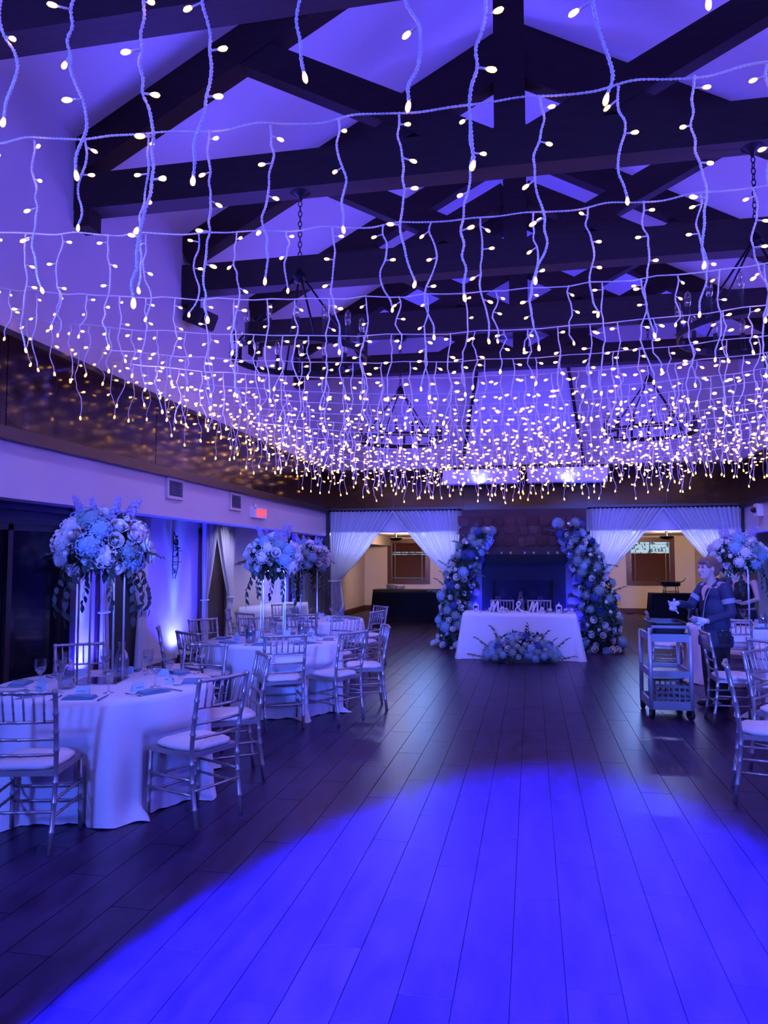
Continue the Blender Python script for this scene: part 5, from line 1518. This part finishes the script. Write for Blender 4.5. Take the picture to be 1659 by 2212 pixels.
# bus tub on the top shelf
tb = MB(); a, b, h0, h1 = 0.17, 0.26, 0.845, 1.01
def tubfn(u, v):
    prof = [(0.0, 0.0, h0 + 0.006), (0.90, 0.90, h0 + 0.006), (1.0, 1.0, h1 - 0.01), (1.06, 1.06, h1 - 0.01), (1.06, 1.06, h1 - 0.025), (1.02, 1.02, h1 - 0.03), (0.92, 0.92, h0), (0, 0, h0)][int(round(v * 7))]
    an = u * 2 * math.pi; c, s = math.cos(an), math.sin(an)
    cxx = (abs(c) ** 0.3) * (1 if c > 0 else -1); syy = (abs(s) ** 0.3) * (1 if s > 0 else -1)
    return (cxx * a * prof[0], syy * b * prof[1], prof[2])
tb.grid(tubfn, 48, 7, False, True)
ob('bus_tub', tb.mesh('tub', MT['tub']), None, (CXc + 0.005, CYc, 0.0), (0, 0, 0.02), label='black plastic bus tub on the top shelf of the service cart', cat='tub')
# glass rack on the bottom shelf
t = thing('glass_rack', 'grey lattice glass rack on the bottom shelf of the service cart', 'rack', (CXc + 0.03, CYc - 0.05, 0.142), 0.02)
rw, rd, rh = 0.17, 0.22, 0.22
for s in (-1, 1):
    for z in (0.0, 0.06, 0.12, 0.18):
        ob('side_band', MB().bb(-rw, rw, s * rd - 0.006, s * rd + 0.006, z, z + 0.028).mesh('band', MT['crate']), t)
        ob('side_band', MB().bb(s * rw - 0.006, s * rw + 0.006, -rd, rd, z, z + 0.028).mesh('band', MT['crate']), t)
    for i in range(7):
        ob('upright_rib', MB().bb(-rw + 2 * rw * i / 6 - 0.008, -rw + 2 * rw * i / 6 + 0.008, s * rd - 0.010, s * rd + 0.010, 0, 0.208).mesh('rib', MT['crate']), t)
ob('rack_floor', MB().bb(-rw, rw, -rd, rd, 0, 0.006).mesh('rf', MT['crate']), t)

# ================================================================== PEOPLE
def remesh_obj(name, mb, mat_, parent, vox=0.008, smooth=4):
    o = ob(name, mb.mesh(name, mat_), parent)
    rm = o.modifiers.new('skin', 'REMESH'); rm.mode = 'VOXEL'; rm.voxel_size = vox; rm.use_smooth_shade = True
    sm = o.modifiers.new('soft', 'SMOOTH'); sm.factor = 0.5; sm.iterations = smooth
    return o
def limb(mb, pts, rs, n=12):
    mb.tube(pts, rs, n)
    for p, q in zip(pts, rs): mb.ell(p, (q, q, q), 10, 6)
def hand(mb, wrist, d, palm_n, s=1.0, curl=0.5):
    """palm plus five bent fingers; d = direction of the fingers, palm_n = the way the palm looks"""
    d = Vector(d).normalized(); n = Vector(palm_n); n = (n - d * n.dot(d)).normalized(); w = d.cross(n)
    W_ = Vector(wrist)
    limb(mb, [W_, W_ + d * 0.035 * s], [0.026 * s, 0.029 * s], 10)
    for k in (-1, -0.33, 0.33, 1):
        limb(mb, [W_ + d * 0.02 * s + w * k * 0.018 * s, W_ + d * 0.085 * s + w * k * 0.031 * s], [0.015 * s, 0.0125 * s], 8)
    for k, L_ in ((-1, 0.065), (-0.33, 0.080), (0.33, 0.085), (1, 0.075)):
        b = W_ + d * 0.085 * s + w * k * 0.031 * s
        p1 = b + (d * math.cos(curl) + n * math.sin(curl)) * L_ * 0.45 * s
        p2 = p1 + (d * math.cos(curl * 2) + n * math.sin(curl * 2)) * L_ * 0.32 * s
        p3 = p2 + (d * math.cos(curl * 2.8) + n * math.sin(curl * 2.8)) * L_ * 0.25 * s
        limb(mb, [b, p1, p2, p3], [0.0105 * s, 0.0098 * s, 0.009 * s, 0.008 * s], 8)
    b = W_ + d * 0.03 * s + w * 0.030 * s
    p1 = b + (d * 0.55 + w * 0.7 + n * 0.35).normalized() * 0.045 * s
    p2 = p1 + (d * 0.85 + w * 0.1 + n * 0.5).normalized() * 0.035 * s
    limb(mb, [b, p1, p2], [0.014 * s, 0.0115 * s, 0.0095 * s], 8)

def head(mb, c, yaw_tilt=None, s=1.0):
    """face looks along +X of the local frame; c = centre of the skull"""
    c = Vector(c)
    E = lambda p, r: mb.ell(c + Vector(p) * s, Vector(r) * s, 14, 10)
    E((-0.008, 0, 0.02), (0.098, 0.076, 0.098))        # skull
    E((0.035, 0, -0.045), (0.060, 0.060, 0.078))       # face
    E((0.055, 0, -0.098), (0.034, 0.040, 0.028))       # jaw
    E((0.072, 0, -0.104), (0.022, 0.024, 0.020))       # chin
    E((0.082, 0, 0.020), (0.018, 0.045, 0.014))        # brow
    mb.tube([c + Vector((0.088, 0, 0.005)) * s, c + Vector((0.104, 0, -0.022)) * s, c + Vector((0.112, 0, -0.038)) * s, c + Vector((0.092, 0, -0.050)) * s], [0.010 * s, 0.012 * s, 0.015 * s, 0.012 * s], 8)
    E((0.088, 0.026, -0.03), (0.015, 0.022, 0.018)); E((0.088, -0.026, -0.03), (0.015, 0.022, 0.018))   # cheeks
    E((0.089, 0, -0.068), (0.014, 0.024, 0.008)); E((0.087, 0, -0.080), (0.013, 0.022, 0.008))           # lips
    for s_ in (-1, 1):
        E((-0.005, s_ * 0.078, -0.015), (0.020, 0.010, 0.032))  # ears
def face_bits(parent, c, s=1.0):
    c = Vector(c)
    for s_ in (-1, 1):
        ob('eye', MB().ell(c + Vector((0.084, s_ * 0.030, 0.002)) * s, Vector((0.008, 0.013, 0.007)) * s, 10, 6).mesh('eye', MT['eye']), parent)
        ob('eyebrow', MB().tube([c + Vector((0.092, s_ * 0.016, 0.024)) * s, c + Vector((0.090, s_ * 0.034, 0.030)) * s, c + Vector((0.078, s_ * 0.048, 0.024)) * s], 0.004 * s, 5).mesh('brow', MT['hair']), parent)
    ob('lips', MB().ell(c + Vector((0.098, 0, -0.074)) * s, Vector((0.008, 0.022, 0.009)) * s, 10, 6).mesh('lips', MT['lip']), parent)

# --- the server: faces the cart, local +X is forward, +Y her left
SXp, SYp = 2.02, 8.98
srv = thing('person', 'person in a blue jacket with grey shoulder panels sorting glasses at the cart', 'person', (SXp, SYp, 0), RAD(203))
bd = MB()
hc_ = Vector((0.09, 0.03, 1.565))
head(bd, hc_, None, 1.05)
limb(bd, [(0.0, 0.0, 1.33), (0.045, 0.015, 1.42), (0.075, 0.025, 1.50)], [0.075, 0.056, 0.056])
for p, r_ in (((0.0, 0, 1.30), (0.11, 0.17, 0.10)), ((0.0, 0, 1.16), (0.10, 0.155, 0.16)), ((0.0, 0, 0.98), (0.11, 0.155, 0.16)), ((0.0, 0, 0.86), (0.12, 0.165, 0.14))):
    bd.ell(p, r_, 14, 10)
for s in (-1, 1):
    limb(bd, [(0, s * 0.09, 0.84), (0.01, s * 0.10, 0.47), (-0.02, s * 0.10, 0.09)], [0.09, 0.062, 0.042])
    bd.ell((0.05, s * 0.10, 0.045), (0.12, 0.045, 0.042), 12, 8)
# arms: her left (+Y) is on the camera side here
LA = [(0.0, 0.20, 1.33), (-0.02, 0.26, 1.07), (0.25, 0.22, 0.985)]
RA = [(0.0, -0.19, 1.33), (0.13, -0.26, 1.12), (0.36, -0.16, 1.16)]
for A in (LA, RA):
    limb(bd, A, [0.058, 0.044, 0.030])
remesh_obj('body', bd, MT['skin'], srv, 0.007, 3)
hl = MB(); hand(hl, (0.26, 0.215, 0.985), (0.9, -0.35, 0.05), (0.1, -1, 0.2), 1.05, 0.5)
remesh_obj('gloved_hand', hl, MT['glove'], srv, 0.0035, 2)
hr = MB(); hand(hr, (0.37, -0.155, 1.16), (0.9, 0.3, -0.25), (0.0, 1, -0.2), 1.05, 0.55)
remesh_obj('gloved_hand', hr, MT['glove'], srv, 0.0035, 2)
# hair drawn back into a bun
hm = MB()
hm.ell(hc_ + Vector((-0.024, 0, 0.034)), (0.108, 0.090, 0.098), 16, 10)
hm.ell(hc_ + Vector((-0.075, 0, -0.02)), (0.060, 0.076, 0.085), 14, 8)
hm.ell(hc_ + Vector((-0.138, 0, 0.005)), (0.048, 0.046, 0.046), 14, 8)
for s in (-1, 1):
    hm.ell(hc_ + Vector((0.052, s * 0.035, 0.075)), (0.050, 0.040, 0.034), 12, 8, (0, 0.5, 0))
    hm.ell(hc_ + Vector((0.02, s * 0.066, 0.04)), (0.045, 0.022, 0.05), 12, 8)
hm.ell(hc_ + Vector((0.078, 0.0, 0.062)), (0.030, 0.052, 0.030), 12, 8)
remesh_obj('hair', hm, MT['hair'], srv, 0.006, 2)
face_bits(srv, hc_, 1.05)
# jacket
jk = MB()
for p, r_ in (((-0.01, 0, 1.27), (0.135, 0.20, 0.12)), ((0.0, 0, 1.12), (0.145, 0.19, 0.18)), ((0.0, 0, 0.95), (0.146, 0.188, 0.18)), ((-0.005, 0, 0.80), (0.152, 0.20, 0.13))):
    jk.ell(p, r_, 16, 10)
jk.tube([(-0.005, 0, 0.70), (-0.005, 0, 0.80)], [0.185, 0.185], 20)
for A in (LA, RA):
    pts = [Vector(p) for p in A]
    limb(jk, [pts[0], pts[1], pts[1].lerp(pts[2], 0.86)], [0.076, 0.060, 0.045])
remesh_obj('jacket', jk, MT['jacket'], srv, 0.010, 3)
ob('jacket_hem', MB().lathe([(0.188, 0.685), (0.194, 0.69), (0.194, 0.725), (0.186, 0.73)], 24, (-0.005, 0, 0), cap=False).mesh('hem', MT['jacket']), srv, (0, 0, 0), (0, 0, 0), (0.80, 1.07, 1))
for s in (-1, 1):
    cl = MB(); cl.tube([(-0.09, s * 0.05, 1.44), (-0.03, s * 0.095, 1.43), (0.06, s * 0.085, 1.36), (0.115, s * 0.05, 1.22)], [0.024, 0.026, 0.026, 0.014], 8, flat=0.55)
    ob('collar', cl.mesh('collar', MT['jacket']), srv)
ob('hood_roll', MB().tube([(-0.06, -0.13, 1.36), (-0.13, -0.08, 1.40), (-0.15, 0.0, 1.41), (-0.13, 0.08, 1.40), (-0.06, 0.13, 1.36)], [0.03, 0.045, 0.05, 0.045, 0.03], 10).mesh('hood', MT['jacket']), srv)
# grey shoulder and sleeve panels
for A, s in ((LA, 1), (RA, -1)):
    p0, p1 = Vector(A[0]), Vector(A[1])
    a_, b_ = p0.lerp(p1, 0.42), p0.lerp(p1, 0.62)
    ob('sleeve_band', MB().tube([a_, b_], [0.0725, 0.0690], 16, False).mesh('band', MT['jacketgrey']), srv)
    sp2 = MB(); sp2.ell((-0.01, s * 0.155, 1.368), (0.075, 0.075, 0.030), 14, 8, (s * -0.55, 0, 0))
    ob('shoulder_panel', sp2.mesh('panel', MT['jacketgrey']), srv)
JE = (((-0.01, 0, 1.27), (0.135, 0.205, 0.12)), ((0.0, 0, 1.12), (0.145, 0.20, 0.18)), ((0.0, 0, 0.95), (0.150, 0.205, 0.18)))
def front_x(y, z):
    best = 0.05
    for (cx1, cy1, cz1), (r1, r2, r3) in JE:
        q = 1 - (y / r2) ** 2 - ((z - cz1) / r3) ** 2
        if q > 0: best = max(best, cx1 + r1 * math.sqrt(q))
    return best
def vneck(z0, z1, w0, w1, lift):
    return MB().grid(lambda u, v: (front_x((u - .5) * 2 * (w0 + (w1 - w0) * v), z0 + (z1 - z0) * v) + lift, (u - .5) * 2 * (w0 + (w1 - w0) * v), z0 + (z1 - z0) * v), 10, 10)
ob('undershirt', vneck(1.00, 1.27, 0.012, 0.066, 0.010).mesh('shirt', MT['blackwear']), srv)
ob('neckline', vneck(1.20, 1.375, 0.010, 0.058, 0.014).mesh('neckline', MT['skin']), srv)
ob('zip_edge', MB().tube([(0.150, 0.0, 0.75), (0.154, 0.004, 1.0), (0.146, 0.045, 1.2), (0.10, 0.075, 1.34)], 0.006, 6).mesh('zip', MT['jacketgrey']), srv)
tr = MB()
tr.ell((0, 0, 0.80), (0.14, 0.19, 0.13), 14, 8)
for s in (-1, 1):
    limb(tr, [(0, s * 0.09, 0.80), (0.01, s * 0.10, 0.47), (-0.015, s * 0.10, 0.10)], [0.112, 0.085, 0.072])
remesh_obj('trousers', tr, MT['blackwear'], srv, 0.010, 3)
for s in (-1, 1):
    sh_ = MB(); sh_.ell((0.05, s * 0.10, 0.042), (0.135, 0.050, 0.042), 14, 8); sh_.ell((-0.03, s * 0.10, 0.06), (0.06, 0.05, 0.055), 12, 8)
    remesh_obj('shoe', sh_, MT['rubber'], srv, 0.007, 2)
# glasses she is handling, in world space
R_ = Matrix.Rotation(RAD(203), 4, 'Z')
def wp(p): return Vector((SXp, SYp, 0)) + (R_ @ Vector(p))
p = wp((0.37, 0.145, 0.96))
g = ob('glass_vase', MB().lathe([(0.03, 0), (0.055, 0.01), (0.062, 0.06), (0.05, 0.11), (0.056, 0.16)], 16, cap=False).mesh('vase', MT['glass']), None, p, label='clear glass vase held over the cart by the server', cat='vase')
ob('water', MB().lathe([(0.03, 0.005), (0.052, 0.015), (0.058, 0.055), (0, 0.057)], 14).mesh('water', MT['water']), g)
p = wp((0.455, -0.10, 1.02))
nk = MB()
def rag(u, v): return (0.09 * (u - .5) + 0.012 * math.sin(v * 9), 0.10 * (v - .5) + 0.014 * math.sin(u * 8), 0.10 + 0.03 * math.sin(u * 5 + v * 4) - 0.09 * (u - .5))
nk.grid(rag, 10, 10); nk.ell((0, 0, 0.085), (0.045, 0.05, 0.03), 10, 6)
ob('crumpled_napkin', nk.mesh('rag', MT['glove']), None, p, label='crumpled pale napkin in the far hand of the server', cat='napkin')
for i, (dx, dy) in enumerate(((-0.06, -0.12), (0.05, -0.05), (-0.05, 0.08))):
    ob('tub_glass', MB().lathe([(0.026, 0), (0.03, 0.004), (0.034, 0.11)], 12, cap=False).mesh('tumbler', MT['glass']), None, (CXc + dx, CYc + dy, 0.853), label='clear tumbler standing in the bus tub, %s from the handle end' % ORD[i], cat='glass', group='tumblers in the bus tub')

# --- second person in black behind the centrepiece
P2 = (3.22, 12.35)
pp2 = thing('person', 'person in black sleeveless clothes behind the flower stand holding a flat tray', 'person', (P2[0], P2[1], 0), RAD(-150))
bd = MB()
hc2 = Vector((0.05, 0, 1.545))
head(bd, hc2, None, 1.0)
limb(bd, [(0.0, 0.0, 1.32), (0.03, 0, 1.42), (0.045, 0, 1.48)], [0.065, 0.05, 0.05])
for p, r_ in (((0.0, 0, 1.28), (0.10, 0.165, 0.09)), ((0.02, 0, 1.14), (0.11, 0.16, 0.15)), ((0.01, 0, 0.98), (0.11, 0.145, 0.15)), ((0.0, 0, 0.86), (0.13, 0.175, 0.14))):
    bd.ell(p, r_, 14, 10)
for s in (-1, 1):
    limb(bd, [(0, s * 0.09, 0.84), (0.01, s * 0.10, 0.47), (-0.02, s * 0.10, 0.09)], [0.09, 0.062, 0.042])
    bd.ell((0.05, s * 0.10, 0.045), (0.12, 0.045, 0.042), 12, 8)
LA2 = [(0.0, 0.19, 1.30), (0.0, 0.25, 1.06), (0.22, 0.20, 1.00)]; RA2 = [(0.0, -0.19, 1.30), (0.0, -0.25, 1.06), (0.22, -0.18, 1.00)]
for A, s in ((LA2, 1), (RA2, -1)):
    limb(bd, A, [0.052, 0.042, 0.028]); hand(bd, A[2], (0.95, -s * 0.25, 0.0), (0, 0, 1), 1.0, 0.25)
remesh_obj('body', bd, MT['skin'], pp2, 0.006, 2)
tp = MB()
for p, r_ in (((0.0, 0, 1.26), (0.115, 0.168, 0.10)), ((0.02, 0, 1.13), (0.125, 0.170, 0.16)), ((0.01, 0, 0.98), (0.125, 0.16, 0.16)), ((0.0, 0, 0.82), (0.145, 0.195, 0.16))):
    tp.ell(p, r_, 14, 10)
remesh_obj('sleeveless_top', tp, MT['blackwear'], pp2, 0.010, 3)
tr = MB(); tr.ell((0, 0, 0.80), (0.14, 0.19, 0.13), 14, 8)
for s in (-1, 1):
    limb(tr, [(0, s * 0.09, 0.80), (0.01, s * 0.10, 0.47), (-0.015, s * 0.10, 0.10)], [0.11, 0.085, 0.075])
remesh_obj('trousers', tr, MT['blackwear'], pp2, 0.012, 3)
for s in (-1, 1):
    sh_ = MB(); sh_.ell((0.05, s * 0.10, 0.042), (0.13, 0.05, 0.042), 14, 8)
    remesh_obj('shoe', sh_, MT['rubber'], pp2, 0.008, 2)
hm = MB(); hm.ell(hc2 + Vector((-0.02, 0, 0.03)), (0.105, 0.088, 0.098), 16, 10); hm.ell(hc2 + Vector((-0.07, 0, -0.09)), (0.05, 0.075, 0.12), 14, 8)
remesh_obj('hair', hm, MT['darkhair'], pp2, 0.008, 2)
face_bits(pp2, hc2, 1.0)
R2_ = Matrix.Rotation(RAD(-150), 4, 'Z')
p = Vector((P2[0], P2[1], 0)) + R2_ @ Vector((0.36, 0.0, 1.022))
tr_ = ob('serving_tray', MB().bb(-0.10, 0.14, -0.2, 0.2, 0, 0.01).bb(-0.10, -0.09, -0.2, 0.2, 0.01, 0.03).bb(0.13, 0.14, -0.2, 0.2, 0.01, 0.03).mesh('tray', MT['cartalu']), None, p, (0, 0, RAD(-150)), label='flat grey tray carried by the person in black', cat='tray')
